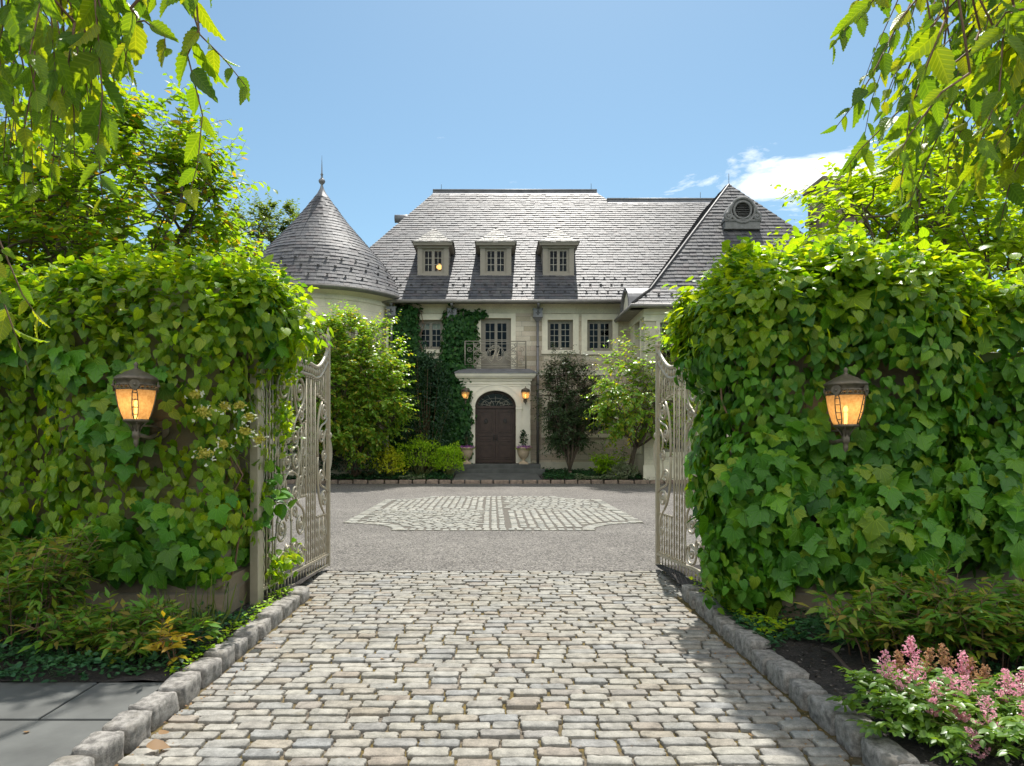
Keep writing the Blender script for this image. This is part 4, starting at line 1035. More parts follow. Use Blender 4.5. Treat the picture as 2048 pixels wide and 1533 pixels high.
# ================================================================== GATES
def gate(hinge, free, label, mirror):
    hx, hy = hinge; fx, fy = free; L = math.hypot(fx - hx, fy - hy); ux, uy = (fx - hx) / L, (fy - hy) / L
    root = empty('iron_gate', (hx, hy, 0), label, 'gate', 'pair of open driveway gates')
    nx, ny = -uy, ux
    def T(u, v, d=0): return (ux * u + nx * d, uy * u + ny * d, v)
    def top(u):                         # the upper rail: level, then sweeping up at the free end
        k = max(0, (u / L - .70) / .30)
        return 2.50 + .27 * k ** 2.2 - .035 * math.sin(math.pi * min(1, k * 1.3)) * (k < .77)
    mb = MB()
    for u, w in ((.04, .045), (L - .03, .03)):
        zt = 2.52 if u < 1 else 2.80
        mb = MB(); mb.box(u - w / 2 - .005, u + w / 2 + .005, -.025, .025, .05, zt, lambda a, b, c: T(a, c, b))
        mb.build('gate_stile', M['gate_paint'], root, bevel=.004)
    mb = MB(); us = np.linspace(.05, L - .03, 30)
    for off, r in ((0, .024), (-.13, .019)):
        mb.tube([T(u, top(u) + off) for u in us], r, 8)
    for u in np.linspace(.12, L - .06, 26):
        mb.lathe([(.004, -.055), (.012, -.03), (.022, 0), (.012, .03), (.004, .055)], T(u, top(u) - .066), 6)
    mb.build('top_rail', M['gate_paint'], root)
    mb = MB()
    for v in (.07, .20): mb.box(.06, L - .045, -.02, .02, v - .014, v + .014, lambda a, b, c: T(a, c, b))
    for u in np.linspace(.12, L - .1, 22): mb.tube([T(u, .085), T(u, .185)], .009, 5)
    mb.build('bottom_rail', M['gate_paint'], root)
    # finial on the free stile
    mb = MB(); fu = L - .03
    mb.lathe([(.03, 2.78), (.045, 2.80), (.03, 2.83), (.02, 2.86), (.035, 2.90), (.02, 2.93), (.012, 2.96), (.018, 2.99), (.002, 3.03)], T(fu, 0), 10)
    for s in (-1, 1): mb.tube([T(fu + s * a, b) for a, b in spiral((.028, 2.86), .035, .01, R(-90), 1.2, 14)], .009, 5)
    mb.build('finial', M['gate_paint'], root)
    # bars
    uc = .40 * L
    def bar(u, v0, v1, tw):
        mb = MB()
        if tw:
            n = int((v1 - v0) / .022)
            for ph in (0, math.pi):
                mb.tube([T(u + .007 * math.cos(ph + k * .62), v0 + (v1 - v0) * k / n, .007 * math.sin(ph + k * .62)) for k in range(n + 1)], .0072, 5)
        else: mb.tube([T(u, v0), T(u, v1)], .0095, 6)
        mb.tube([T(u, v1 - .02), T(u, v1)], .016, 6); mb.tube([T(u, v0), T(u, v0 + .03)], .016, 6)
        mb.build('bar', M['gate_paint'], root)
    us = [.125, .20, .275, .35]; 
    for i, u in enumerate(us): bar(u, .21, top(u) - .15, i % 2 == 0)
    k = 0; u = 1.33
    while u < L - .08:
        v0, v1 = .21, top(u) - .15
        if u < 1.64: bar(u, v0, v1, k % 2 == 1)
        else:
            bar(u, 2.16 - .25 * (u - 1.64), v1, k % 2 == 1); bar(u, v0, .72 + .0 * u, k % 2 == 1)
        u += .075; k += 1
    for i, du in enumerate((.30, .37, .44)):
        for s in (-1, 1): bar(uc + s * du, .98, 1.80 + (du - .3) * .3, i == 1)
    # central scroll column (mirrored about uc)
    mb = MB()
    def sc(pts, r=.0135):
        for s in (-1, 1): mb.tube([T(uc + s * p, q) for p, q in pts], r, 6)
    sc(bez((.03, 1.62), (.05, 1.95), (.42, 1.95), (.40, 2.16)) + spiral((.24, 2.16), .16, .035, 0, 1.6, 26)[1:], .015)
    sc(bez((.0, 2.32), (.06, 2.2), (.10, 2.0), (.22, 1.86)) + spiral((.29, 1.92), .09, .02, R(220), 1.5, 18)[1:], .013)
    sc(bez((.22, 1.86), (.36, 1.78), (.46, 1.68), (.42, 1.50)) + spiral((.36, 1.50), .06, .02, 0, -1.3, 14)[1:], .012)
    sc(spiral((.11, 1.64), .10, .025, R(-90), 1.5, 22), .012)
    sc(bez((.0, 1.50), (.1, 1.55), (.24, 1.62), (.22, 1.42)) + spiral((.12, 1.40), .10, .02, 0, -1.5, 20)[1:], .013)
    sc(bez((.02, 1.28), (.16, 1.28), (.26, 1.18), (.21, 1.04)) + spiral((.11, 1.05), .10, .025, 0, -1.5, 20)[1:], .013)
    sc(bez((.22, 1.42), (.28, 1.3), (.10, 1.16), (.14, .98)), .012)
    sc(bez((.14, .98), (.18, .88), (.42, .92), (.40, .70)) + spiral((.27, .70), .13, .03, 0, -1.6, 24)[1:], .0145)
    sc(bez((.02, .26), (.12, .5), (.44, .46), (.42, .36)) + spiral((.27, .37), .15, .03, 0, -1.6, 26)[1:], .0145)
    sc(spiral((.10, .84), .075, .02, R(-60), 1.4, 16), .011); sc(bez((.42, .36), (.46, .5), (.46, .58), (.40, .70)), .012)
    sc(c_scroll((.20, 1.20), (.34, 1.66), (-1, 1), .34), .011); sc(c_scroll((.24, .98), (.36, 1.28), (1, -1), .36), .010)
    sc(spiral((.12, 2.28), .07, .02, R(120), 1.4, 16), .011); sc(spiral((.36, 1.99), .05, .015, R(60), -1.3, 14), .010); sc(spiral((.10, .46), .08, .02, R(60), -1.5, 18), .012)
    for v in np.linspace(.26, 2.3, 9): mb.ball(T(uc, v), .02, 6)
    for p, q in ((.24, 2.16), (.11, 1.64), (.12, 1.40), (.11, 1.05), (.27, .70), (.27, .37), (.29, 1.92)):
        for s in (-1, 1): mb.ball(T(uc + s * p, q), .026, 6)
    mb.tube([T(uc, .21), T(uc, .98)], .011); mb.tube([T(uc, 1.7), T(uc, 2.36)], .011)
    mb.build('scrollwork', M['gate_paint'], root)
    # half lyre round the lock at the free stile
    mb = MB(); e = L - .04
    def lk(pts, r=.0135): mb.tube([T(e - p, q) for p, q in pts], r, 6)
    lk(bez((.40, 1.42), (.42, 1.7), (.38, 1.95), (.24, 2.08)) + spiral((.16, 1.98), .125, .03, R(55), -1.5, 22)[1:], .015)
    lk(bez((.40, 1.42), (.42, 1.15), (.38, .92), (.22, .78)) + spiral((.16, .90), .125, .03, R(-60), 1.5, 22)[1:], .015)
    lk(bez((.02, 1.9), (.1, 1.78), (.3, 1.86), (.34, 1.68)) + spiral((.25, 1.68), .09, .02, 0, -1.4, 18)[1:], .012)
    lk(bez((.02, .98), (.1, 1.08), (.3, 1.0), (.34, 1.18)) + spiral((.25, 1.18), .09, .02, 0, 1.4, 18)[1:], .012)
    lk(bez((.04, 1.76), (.2, 1.72), (.2, 1.5), (.06, 1.44)), .012); lk(bez((.04, 1.12), (.2, 1.14), (.2, 1.38), (.06, 1.44)), .012)
    lk(spiral((.16, 1.44), .08, .02, R(180), 1.5, 18), .011)
    lk(bez((.22, .78), (.1, .7), (.05, .6), (.07, .5)) + spiral((.12, .5), .05, .015, R(180), 1.2, 14)[1:], .012)
    for p, q in ((.16, 1.98), (.16, .90), (.25, 1.68), (.25, 1.18), (.16, 1.44)): mb.ball(T(e - p, q), .024, 6)
    mb.build('lock_scroll', M['gate_paint'], root)
    mb = MB()
    mb.tube([T(e + p, q, -.0) for p, q in bez((.0, 1.66), (.15, 1.60), (.14, 1.3), (.0, 1.2))], [.014, .02, .022, .024, .024, .024, .022, .02, .018, .014], 8)
    mb.ball(T(e + .03, 1.68), .045, 8); mb.ball(T(e + .02, 1.19), .03, 8)
    mb.build('gate_handle', M['gate_paint'], root)
    # hinge post and hinges
    mb = MB()
    mb.box(-.09, -.02, -.04, .04, -.05, 2.5, lambda a, b, c: T(a, c, b))
    mb.build('hinge_post', M['gate_paint'], root, bevel=.005)
    for v in (.42, 1.05, 2.2):
        mb = MB(); mb.tube([T(-.012, v), T(-.012, v + .16)], .026, 8); mb.tube([T(-.012, v - .01), T(-.012, v)], .034, 8); mb.tube([T(-.012, v + .16), T(-.012, v + .17)], .034, 8)
        mb.build('hinge', M['gate_paint'], root)
    return root
gate((-2.20, 6.40), (-2.05, 8.55), 'left of the two beige scrolled iron gates, half hung with yellow flowering creeper', False)
gate((2.36, 6.42), (2.065, 8.58), 'right of the two beige scrolled iron gates, hinge end buried in ivy', True)

# ================================================================== GATE PIERS AND GARDEN WALLS
def pier(x0, x1, label):
    root = empty('gate_pier', ((x0 + x1) / 2, 6.5, 0), label, 'gate pier', 'stone piers flanking the gateway')
    ox, oy = root.location.x, root.location.y
    mb = MB(); mb.box(x0 - ox, x1 - ox, 5.9 - oy, 7.1 - oy, -.05, 2.7); mb.box(x0 - .06 - ox, x1 + .06 - ox, 5.84 - oy, 7.16 - oy, -.05, .42)
    mb.build('pier_shaft', M['pier_stone'], root)
    mb = MB(); mb.box(x0 - .04 - ox, x1 + .04 - ox, 5.86 - oy, 7.14 - oy, 2.703, 2.80); mb.box(x0 - .02 - ox, x1 + .02 - ox, 5.88 - oy, 7.12 - oy, 2.80, 2.93)
    mb.build('pier_cap', M['coping'], root, bevel=.015); return root
pier(-3.75, -2.36, 'left stone gate pier smothered in creeper, behind the lantern nearest the pavement')
pier(2.48, 3.85, 'right stone gate pier under thick ivy, behind the lantern above the pink flowers')
def gwall(x0, x1, label):
    root = empty('garden_wall', ((x0 + x1) / 2, 6.5, 0), label, 'garden wall', 'stone walls either side of the gateway')
    ox = root.location.x
    mb = MB(); mb.box(x0 - ox, x1 - ox, -.18, .3, -.05, 2.28); mb.build('wall_face', M['pier_stone'], root)
    mb = MB(); mb.box(x0 - ox, x1 - ox, -.26, .38, 2.283, 2.42); mb.build('coping', M['coping'], root, bevel=.012)
gwall(-13, -3.86, 'creeper covered stone wall running left from the left gate pier')
gwall(3.96, 13, 'ivy covered stone wall with bare coping running right from the right gate pier')

# ================================================================== LANTERNS
def lantern(loc, s, label, power, back, group, turn=R(15)):
    root = empty('wall_lantern', loc, label, 'lantern', group)
    def bl(mb, name, mat, sm=None): mb.v = [(x * s, y * s, z * s) for x, y, z in mb.v]; return mb.build(name, mat, root)
    # z measured from the middle of the glass
    mb = MB(); mb.lathe([(.004, .285), (.03, .275), (.055, .262), (.085, .25), (.105, .235), (.135, .222), (.158, .205), (.162, .196), (.158, .188), (.15, .182), (.142, .165), (.138, .150), (.142, .146), (.135, .14)], n=28)
    mb.lathe([(.02, .275), (.012, .30), (.02, .315), (.004, .335)], n=10)
    bl(mb, 'lantern_cap', M['bronze'])
    gp = [(.142, .112), (.140, .08), (.132, .03), (.120, -.03), (.103, -.085), (.088, -.122)]
    mb = MB(); mb.lathe(gp, n=32); g = bl(mb, 'lantern_glass', M['amber'])
    mb = MB()                                  # pierced lattice band
    for z in (.112, .150): mb.lathe([(.146, z - .005), (.151, z - .005), (.151, z + .005), (.146, z + .005)], n=32)
    for k in range(24):
        a0 = 2 * math.pi * k / 24
        for sg in (-1, 1): mb.tube([(.149 * math.cos(a0 + sg * t * .262), .149 * math.sin(a0 + sg * t * .262), .112 + .038 * t) for t in (0, .5, 1)], .0035, 4)
    bl(mb, 'lattice_band', M['bronze'])
    mb = MB()
    for q in range(4):                          # four straps shaped like little ladders
        a = math.pi * 1.5 + turn + q * math.pi / 2
        def rail(sg): return [((r + .004) * math.cos(a + sg * w / max(r, .05)), (r + .004) * math.sin(a + sg * w / max(r, .05)), z) for (r, z), w in zip(gp, (.010, .017, .020, .021, .018, .008))]
        ra, rb = rail(-1), rail(1); mb.tube(ra, .0042, 5); mb.tube(rb, .0042, 5)
        for i in range(1, 5): mb.tube([ra[i], rb[i]], .0038, 5)
        ax, ay = math.cos(a), math.sin(a)
        pl = [(-.022, .118), (.022, .118), (.036, .14), (.034, .165), (.018, .182), (-.018, .182), (-.034, .165), (-.036, .14), (-.0, .098)]
        pl = [(0, .095), (.02, .115), (.036, .138), (.033, .166), (.018, .182), (-.018, .182), (-.033, .166), (-.036, .138), (-.02, .115)]
        mb.prism(pl, .151, .162, lambda u, d, w: (ax * d - ay * u, ay * d + ax * u, w))
        mb.ball((ax * .163, ay * .163, .145), .012, 6)
    bl(mb, 'lantern_strap', M['bronze'])
    mb = MB(); mb.lathe([(.086, -.120), (.096, -.124), (.097, -.136), (.082, -.146), (.05, -.15), (.034, -.17), (.026, -.20), (.024, -.215), (.030, -.222), (.031, -.262), (.024, -.27), (.017, -.285), (.020, -.30), (.016, -.325), (.002, -.345)], n=20)
    for k in range(6):
        a = k * math.pi / 3; mb.tube([(math.cos(a) * r, math.sin(a) * r, z) for r, z in ((.08, -.146), (.062, -.16), (.04, -.19), (.03, -.215))], .006, 5)
    bl(mb, 'lantern_base', M['bronze'])
    b = back / s
    mb = MB(); mb.tube([(0, 0, -.24), (0, b * .5, -.27), (0, b - .01, -.22)], .018, 8); mb.tube([(0, .03, -.17), (0, b * .6, -.17), (0, b - .01, -.19)], .010, 6); mb.tube([(0, b - .025, -.2), (0, b - .001, -.2)], .075, 16)
    bl(mb, 'wall_bracket', M['bronze'])
    mb = MB(); mb.ball((0, 0, .0), .017, 8, 1.7); mb.tube([(0, 0, -.12), (0, 0, -.03)], .012, 6); bl(mb, 'bulb', M['bulb'])
    ld = bpy.data.lights.new('lantern_light', 'POINT'); ld.energy = power; ld.color = (1, .66, .30); ld.shadow_soft_size = .025 * s
    lo = bpy.data.objects.new('lantern_light', ld); COL.objects.link(lo); lo.parent = root; lo.location = (-.0, -.035 * s, .02 * s)
lantern((-2.83, 5.42, 1.90), 1.0, 'lit bronze lantern on the left gate pier, white flower heads beside it', .9, .42, 'pair of bronze lanterns on the gate piers', R(24))
lantern((2.82, 5.45, 1.86), 1.0, 'lit bronze lantern on the right gate pier, half sunk in big ivy leaves', .9, .40, 'pair of bronze lanterns on the gate piers', R(38))
lantern((PX(931, 27.95), 27.95, PZ(791, 27.95)), 1.1, 'small lit lantern left of the front door, partly swallowed by wall vine', 1.2, .25, 'pair of small lanterns beside the front door')
lantern((PX(1051, 27.95), 27.95, PZ(791, 27.95)), 1.1, 'small lit lantern right of the front door, on bare pale stone', 1.2, .25, 'pair of small lanterns beside the front door')

# ================================================================== URNS
def urn(x, y, z, label):
    root = empty('garden_urn', (x, y, z), label, 'urn', 'pair of buff urns flanking the door')
    mb = MB(); mb.box(-.19, .19, -.19, .19, 0, .06); mb.lathe([(.17, .06), (.17, .085), (.09, .11), (.065, .15), (.075, .19), (.13, .23), (.19, .31), (.235, .42), (.255, .54), (.26, .6), (.30, .63), (.315, .66), (.30, .685), (.26, .685), (.25, .64), (.01, .63)], n=28)
    mb.build('urn_bowl', M['urn'], root)
URNS = [(PX(933, 27.85), 27.85, .69), (PX(1047, 27.85), 27.85, .69)]
urn(*URNS[0], 'buff stone urn left of the door, in front of the vine')
urn(*URNS[1], 'buff stone urn right of the door, below the right lantern')
# ================================================================== FOLIAGE TOOLS
def tmpl(verts, faces):
    V = np.array(verts, float); L = np.concatenate([np.array(f) for f in faces]); T = np.array([len(f) for f in faces]); return V, L, T
def half_leaf(mid, edge, fold=.12, droop=.12):
    """leaf from matching midrib ys and edge (x,y) points; mirrored"""
    v = []; f = []
    n = len(mid)
    for y in mid: v.append((0, y, -droop * y * y))
    for s in (1, -1):
        b = len(v)
        for x, y in edge: v.append((s * x, y, abs(x) * fold * 2 - droop * y * y - .25 * x * x))
        ring = list(range(b, b + len(edge)))
        m = len(edge)
        for i in range(n - 1):                    # strip between midrib and edge
            pass
        # fan zip between midrib and edge by parameter
        i = j = 0; E = ring
        yE = [p[1] for p in edge]
        while i < n - 1 or j < m - 1:
            if j == m - 1 or (i < n - 1 and (i + 1) / (n - 1) <= (j + 1) / (m - 1)):
                tri = (i, E[j], i + 1); i += 1
            else:
                tri = (i, E[j], E[j + 1]); j += 1
            f.append(tri if s > 0 else tri[::-1])
    return tmpl(v, f)
T_OV = half_leaf([0, .33, .66, 1], [(.10, .06), (.27, .34), (.20, .68), (.03, .95)])
T_LANCE = half_leaf([0, .5, 1], [(.05, .08), (.15, .42), (.02, .95)], .15, .18)
T_DIA = tmpl([(0, 0, 0), (.26, .5, .07), (0, 1, -.1), (-.26, .5, .07)], [(0, 1, 2), (0, 2, 3)])
T_IVY = half_leaf([.10, .4, .7, 1.0], [(.14, -.08), (.33, -.05), (.40, .03), (.52, .08), (.54, .24), (.68, .46), (.52, .46), (.44, .50), (.33, .55), (.36, .66), (.26, .76), (.14, .90), (.02, .99)], .10, .22)
T_HEART = half_leaf([.08, .4, .7, 1.0], [(.16, -.05), (.33, .04), (.42, .22), (.40, .42), (.28, .68), (.11, .88), (.02, .97)], .13, .18)
T_PETAL = tmpl([(-.12, 0, 0), (.12, 0, 0), (.35, .55, .05), (.15, 1, 0), (-.15, 1, 0), (-.35, .55, .05)], [(0, 1, 2, 3, 4, 5)])
def serrated():
    n = 15; v = []; f = []
    ys = np.linspace(0, 1, n)
    def wid(y): return .30 * (np.sin(np.pi * min(1, y ** .62)) ** .85) * (1 - .12 * y) if 0 < y < 1 else 0
    for y in ys: v.append((0, y, -.16 * y * y))
    for s in (1, -1):
        rows = []
        for q in (.5, 1.0):
            b = len(v); rows.append(b)
            for i, y in enumerate(ys):
                w = wid(y) * q; yy = y + (.05 * q * (1 - y) if 0 < i < n - 1 else 0)
                if q == 1 and 0 < i < n - 1: w += .02 if i % 2 else -.012; yy += .018 if i % 2 else -.01
                z = w * .42 - .5 * w * w - .16 * y * y + (.012 if i % 2 else -.012) * q * (0 < i < n - 1)
                v.append((s * w, yy, z))
        for i in range(n - 1):
            for a, b in ((0, rows[0]), (rows[0], rows[1])):
                q_ = (a + i, b + i, b + i + 1, a + i + 1); f.append(q_ if s > 0 else q_[::-1])
    return tmpl(v, f)
T_BIRCH = serrated()
UVT = (id(T_IVY), id(T_HEART), id(T_BIRCH))
def unit(a): return a / np.maximum(np.linalg.norm(a, axis=-1, keepdims=True), 1e-9)
def leaves(name, T, pos, dirs, nrm, size, mat, parent=None, wid=1.0, curl=.15, local=None):
    V, L, Tt = T; pos = np.asarray(pos, float); n = len(pos)
    if n == 0: return None
    Y = unit(np.asarray(dirs, float)); X = unit(np.cross(Y, np.asarray(nrm, float) + 1e-4)); Z = np.cross(X, Y)
    size = np.broadcast_to(np.asarray(size, float), (n,))
    vx = V[None, :, 0] * wid * rng.uniform(.85, 1.15, (n, 1)); vy = np.broadcast_to(V[None, :, 1], vx.shape)
    vz = V[None, :, 2] - rng.uniform(-curl * .4, curl, (n, 1)) * V[None, :, 1] ** 2 + rng.normal(0, .12, (n, 1)) * V[None, :, 0]
    W = pos[:, None] + size[:, None, None] * (vx[..., None] * X[:, None] + vy[..., None] * Y[:, None] + vz[..., None] * Z[:, None])
    m = len(V)
    uv = np.tile(V[L][:, :2], (n, 1)) if id(T) in UVT else None
    return np_mesh(name, W, (L[None] + (np.arange(n) * m)[:, None]).ravel(), np.tile(Tt, n), mat, parent, smooth=True, local=local, uv=uv)
def noise3(P, s, seed=0.0):
    return np.array([noise.noise(Vector((p[0] * s + seed, p[1] * s - seed, p[2] * s + 2 * seed))) for p in P])
def rnd(n, sc=1.0): return rng.normal(0, sc, (n, 3))
DOWN = np.array([0, 0, -1.0]); UP = np.array([0, 0, 1.0])

# ---- creeper sheathing a set of rounded blocks
class Blob:
    def __init__(s, c, h, p=4.0): s.c = np.array(c, float); s.h = np.array(h, float); s.p = p
    def level(s, P): return (np.abs((P - s.c) / s.h) ** s.p).sum(-1) ** (1 / s.p)
    def sample(s, n):
        hx, hy, hz = s.h; ar = np.array([hy * hz, hy * hz, hx * hz, hx * hz, hx * hy, hx * hy]); f = rng.choice(6, n, p=ar / ar.sum())
        U = rng.uniform(-1, 1, (n, 3)); ax = f // 2; U[np.arange(n), ax] = np.where(f % 2, 1, -1)
        l = (np.abs(U) ** s.p).sum(-1, keepdims=True) ** (1 / s.p); Q = U / l
        nr = unit(np.sign(Q) * np.abs(Q) ** (s.p - 1) / s.h)
        return s.c + Q * s.h, nr
def sheath(blobs, dens, bulge=.12, seed=1.0, keep=None, depth=.16):
    PP, NN = [], []
    for i, b in enumerate(blobs):
        hx, hy, hz = b.h; area = 8 * (hx * hy + hy * hz + hx * hz); P, Nn = b.sample(int(area * dens))
        ok = np.ones(len(P), bool)
        for j, c in enumerate(blobs):
            if j != i: ok &= c.level(P) > .97
        P, Nn = P[ok], Nn[ok]
        bl = (noise3(P, 1.6, seed) * bulge * 1.6 + noise3(P, 4.5, seed + 3) * bulge * .8) * (1 + .9 * np.clip(Nn[:, 2], 0, 1))
        P = P + Nn * (bl + rng.uniform(-depth, depth * .5, len(P)))[:, None]
        PP.append(P); NN.append(Nn)
    P, Nn = np.concatenate(PP), np.concatenate(NN)
    ok = (Nn[:, 2] > -.75)
    if keep is not None: ok &= keep(P, Nn)
    return P[ok], Nn[ok]
def hang_dirs(Nn, out=.35, j=.35):
    d = DOWN - Nn * (Nn @ DOWN)[:, None]
    flat = np.linalg.norm(d, axis=1) < .55
    d[flat] = rnd(flat.sum()) * [1, 1, .25]
    return unit(d) + Nn * out * rng.uniform(.1, 1, (len(Nn), 1)) + rnd(len(Nn), j)
def up_nrm(Nn, up=.55, j=.3): return unit(Nn + UP * up + rnd(len(Nn), j))

def stems_on(blobs, n, name, parent, seed, z0=.0, r=.009):
    mb = MB(); r_ = random.Random(seed)
    for k in range(n):
        b = blobs[0]; x = b.c[0] + r_.uniform(-.72, .66) * b.h[0]; y = b.c[1] - b.h[1] * .55
        pts = []; z = z0
        while z < b.c[2] + b.h[2] * .8:
            pts.append((x, y + r_.uniform(-.03, .05), z)); x += r_.uniform(-.13, .13); z += r_.uniform(.12, .3)
        mb.tube(pts, r * r_.uniform(.5, 1.4), 5)
    return mb.build(name, M['twig'], parent)

# ---- a woody plant: limbs > branches > shoots with alternate leaves
def spline(p, q, sag, n, j, rs):
    p, q = Vector(p), Vector(q); out = []
    for i in range(n + 1):
        t = i / n; w = p.lerp(q, t); w.z += sag * math.sin(math.pi * t)
        if 0 < i: w += Vector((rs.uniform(-j, j), rs.uniform(-j, j), rs.uniform(-j, j))) * (t * (1.2 - t) * 2)
        out.append(w)
    return out
def tree(root, base, crown, rad, limbs, subs, shoots, lpshoot, shoot_len, lsize, lmat, T=T_OV, bark=None, trunk_r=.12, fork=.35, up=.5, seed=1, droop=.25,
         flat=None, keep=None, tipmat=None, bot=-.8, wid=1.0, spread=1.0, tip_red=0):
    rs = random.Random(seed); base = Vector(base); c = Vector(crown); rad = Vector(rad)
    mb = MB(); P, Dd, Nn, S = [], [], [], []
    fk = base.lerp(c, fork); fk.x = base.x + (c.x - base.x) * .3; fk.y = base.y + (c.y - base.y) * .3
    mb.tube(spline(base, fk, 0, 5, .04, rs), [trunk_r * (1.25 - .35 * i / 5) for i in range(6)], 8)
    for l in range(limbs):
        th = 2 * math.pi * (l + rs.uniform(-.3, .3)) / limbs; ph = rs.uniform(bot * .6, .95)
        d = Vector((math.cos(th) * math.sqrt(max(0, 1 - ph * ph)), math.sin(th) * math.sqrt(max(0, 1 - ph * ph)), ph))
        k = rs.uniform(.62, .9); end = c + Vector((d.x * rad.x, d.y * rad.y, d.z * rad.z)) * k
        lp = spline(fk, end, -.06 * rad.z, 8, .09 * rad.x, rs)
        mb.tube(lp, [trunk_r * .5 * (1 - i / 8) ** .8 + .004 for i in range(9)], 6)
        for b in range(subs):
            t = rs.uniform(.25, 1) if b > 2 else rs.uniform(.9, 1); i = min(7, int(t * 8)); s0 = lp[i].lerp(lp[i + 1], t * 8 - i)
            for _ in range(20):
                v = Vector((rs.gauss(0, 1), rs.gauss(0, 1), rs.gauss(.25, 1))).normalized()
                tgt = c + Vector((v.x * rad.x, v.y * rad.y, v.z * rad.z)) * rs.uniform(.55, 1) ** .5
                if (tgt - s0).length < 1.25 * rad.length / 1.7 and v.z > bot: break
            sp = spline(s0, s0.lerp(tgt, .85), .03 * rad.z, 5, .06 * rad.x, rs)
            mb.tube(sp, [trunk_r * .16 * (1 - q / 5) + .003 for q in range(6)], 5)
            for h in range(shoots):
                t2 = rs.uniform(.15, 1) ** .8; i = min(4, int(t2 * 5)); p0 = sp[i].lerp(sp[i + 1], t2 * 5 - i)
                o = (p0 - c); o = Vector((o.x / rad.x, o.y / rad.y, o.z / rad.z))
                if o.length > 1e-3: o.normalize()
                d = (o * .9 + Vector((0, 0, up)) + Vector((rs.gauss(0, .55), rs.gauss(0, .55), rs.gauss(0, .4)))).normalized()
                ln = shoot_len * rs.uniform(.5, 1.35); pts = []
                for q in range(6):
                    pts.append(p0 + d * ln * q / 5); d = (d + Vector((rs.gauss(0, .1), rs.gauss(0, .1), rs.gauss(0, .1) - droop * .12))).normalized()
                mb.tube(pts, [trunk_r * .035 * (1.1 - q / 6) for q in range(6)], 3, caps=False)
                for q in range(lpshoot):
                    u = (q + .6) / lpshoot; i = min(4, int(u * 5)); pp = pts[i].lerp(pts[i + 1], u * 5 - i)
                    ax = (pts[i + 1] - pts[i]).normalized(); sd = ax.cross(Vector((0, 0, 1)));
                    if sd.length < .1: sd = Vector((1, 0, 0))
                    sd.normalize(); sg = 1 if q % 2 else -1
                    P.append(pp); Dd.append(ax * .55 + sd * sg * .85 + Vector((0, 0, -droop)) + Vector((rs.gauss(0, .2), rs.gauss(0, .2), rs.gauss(0, .2))))
                    Nn.append(Vector((rs.gauss(0, .35), rs.gauss(0, .35), 1)) + o * .25); S.append(lsize * rs.uniform(.65, 1.25) * (1.05 - .45 * u))
    P, Dd, Nn, S = map(np.array, (P, Dd, Nn, S))
    if keep is not None:
        k = keep(P); P, Dd, Nn, S = P[k], Dd[k], Nn[k], S[k]
    loc = root.location
    mb.v = [(v[0] - loc.x, v[1] - loc.y, v[2] - loc.z) for v in mb.v]
    mb.build('trunk', bark or M['bark'], root)
    leaves('crown', T, P, Dd, Nn, S, lmat, root, wid=wid, local=tuple(loc))
    return len(P)
def bush(root, c, rad, n, lsize, lmat, T=T_LANCE, stems=14, up=.6, droop=.2, seed=1, fill=.55, wid=1.0, stem_mat=None, lump=.22, name='foliage'):
    """rounded shrub: stems from the base, leaves in a lumpy shell"""
    rs = np.random.default_rng(seed); c = np.array(c, float); rad = np.array(rad, float)
    d = unit(rs.normal(0, 1, (n, 3))); d[:, 2] = np.where(d[:, 2] < -.55, -d[:, 2], d[:, 2])
    r = rs.uniform(fill, 1, n) ** .7
    P = c + d * rad * r[:, None]; P = P + d * (noise3(P, 2.2 / max(.3, rad.mean()), seed) * lump * 2 * rad.mean())[:, None]
    P[:, 2] = np.maximum(P[:, 2], c[2] - rad[2] * .95)
    dirs = d * .7 + UP * up + rs.normal(0, .5, (n, 3)); nr = unit(d + UP * .9 + rs.normal(0, .45, (n, 3)))
    loc = root.location
    leaves(name, T, P, dirs - UP * droop, nr, lsize * rs.uniform(.6, 1.3, n), lmat, root, wid=wid, local=tuple(loc))
    mb = MB()
    for k in range(stems):
        e = P[rs.integers(n)]; b = c + np.array([rs.normal(0, .12) * rad[0], rs.normal(0, .12) * rad[1], -rad[2]])
        mb.tube([tuple(b - np.array(loc)), tuple((b * .5 + e * .5) + rs.normal(0, .04, 3) * rad - np.array(loc)), tuple(e - np.array(loc))], [.012, .009, .004], 5)
    mb.build('stem', stem_mat or M['twig'], root)
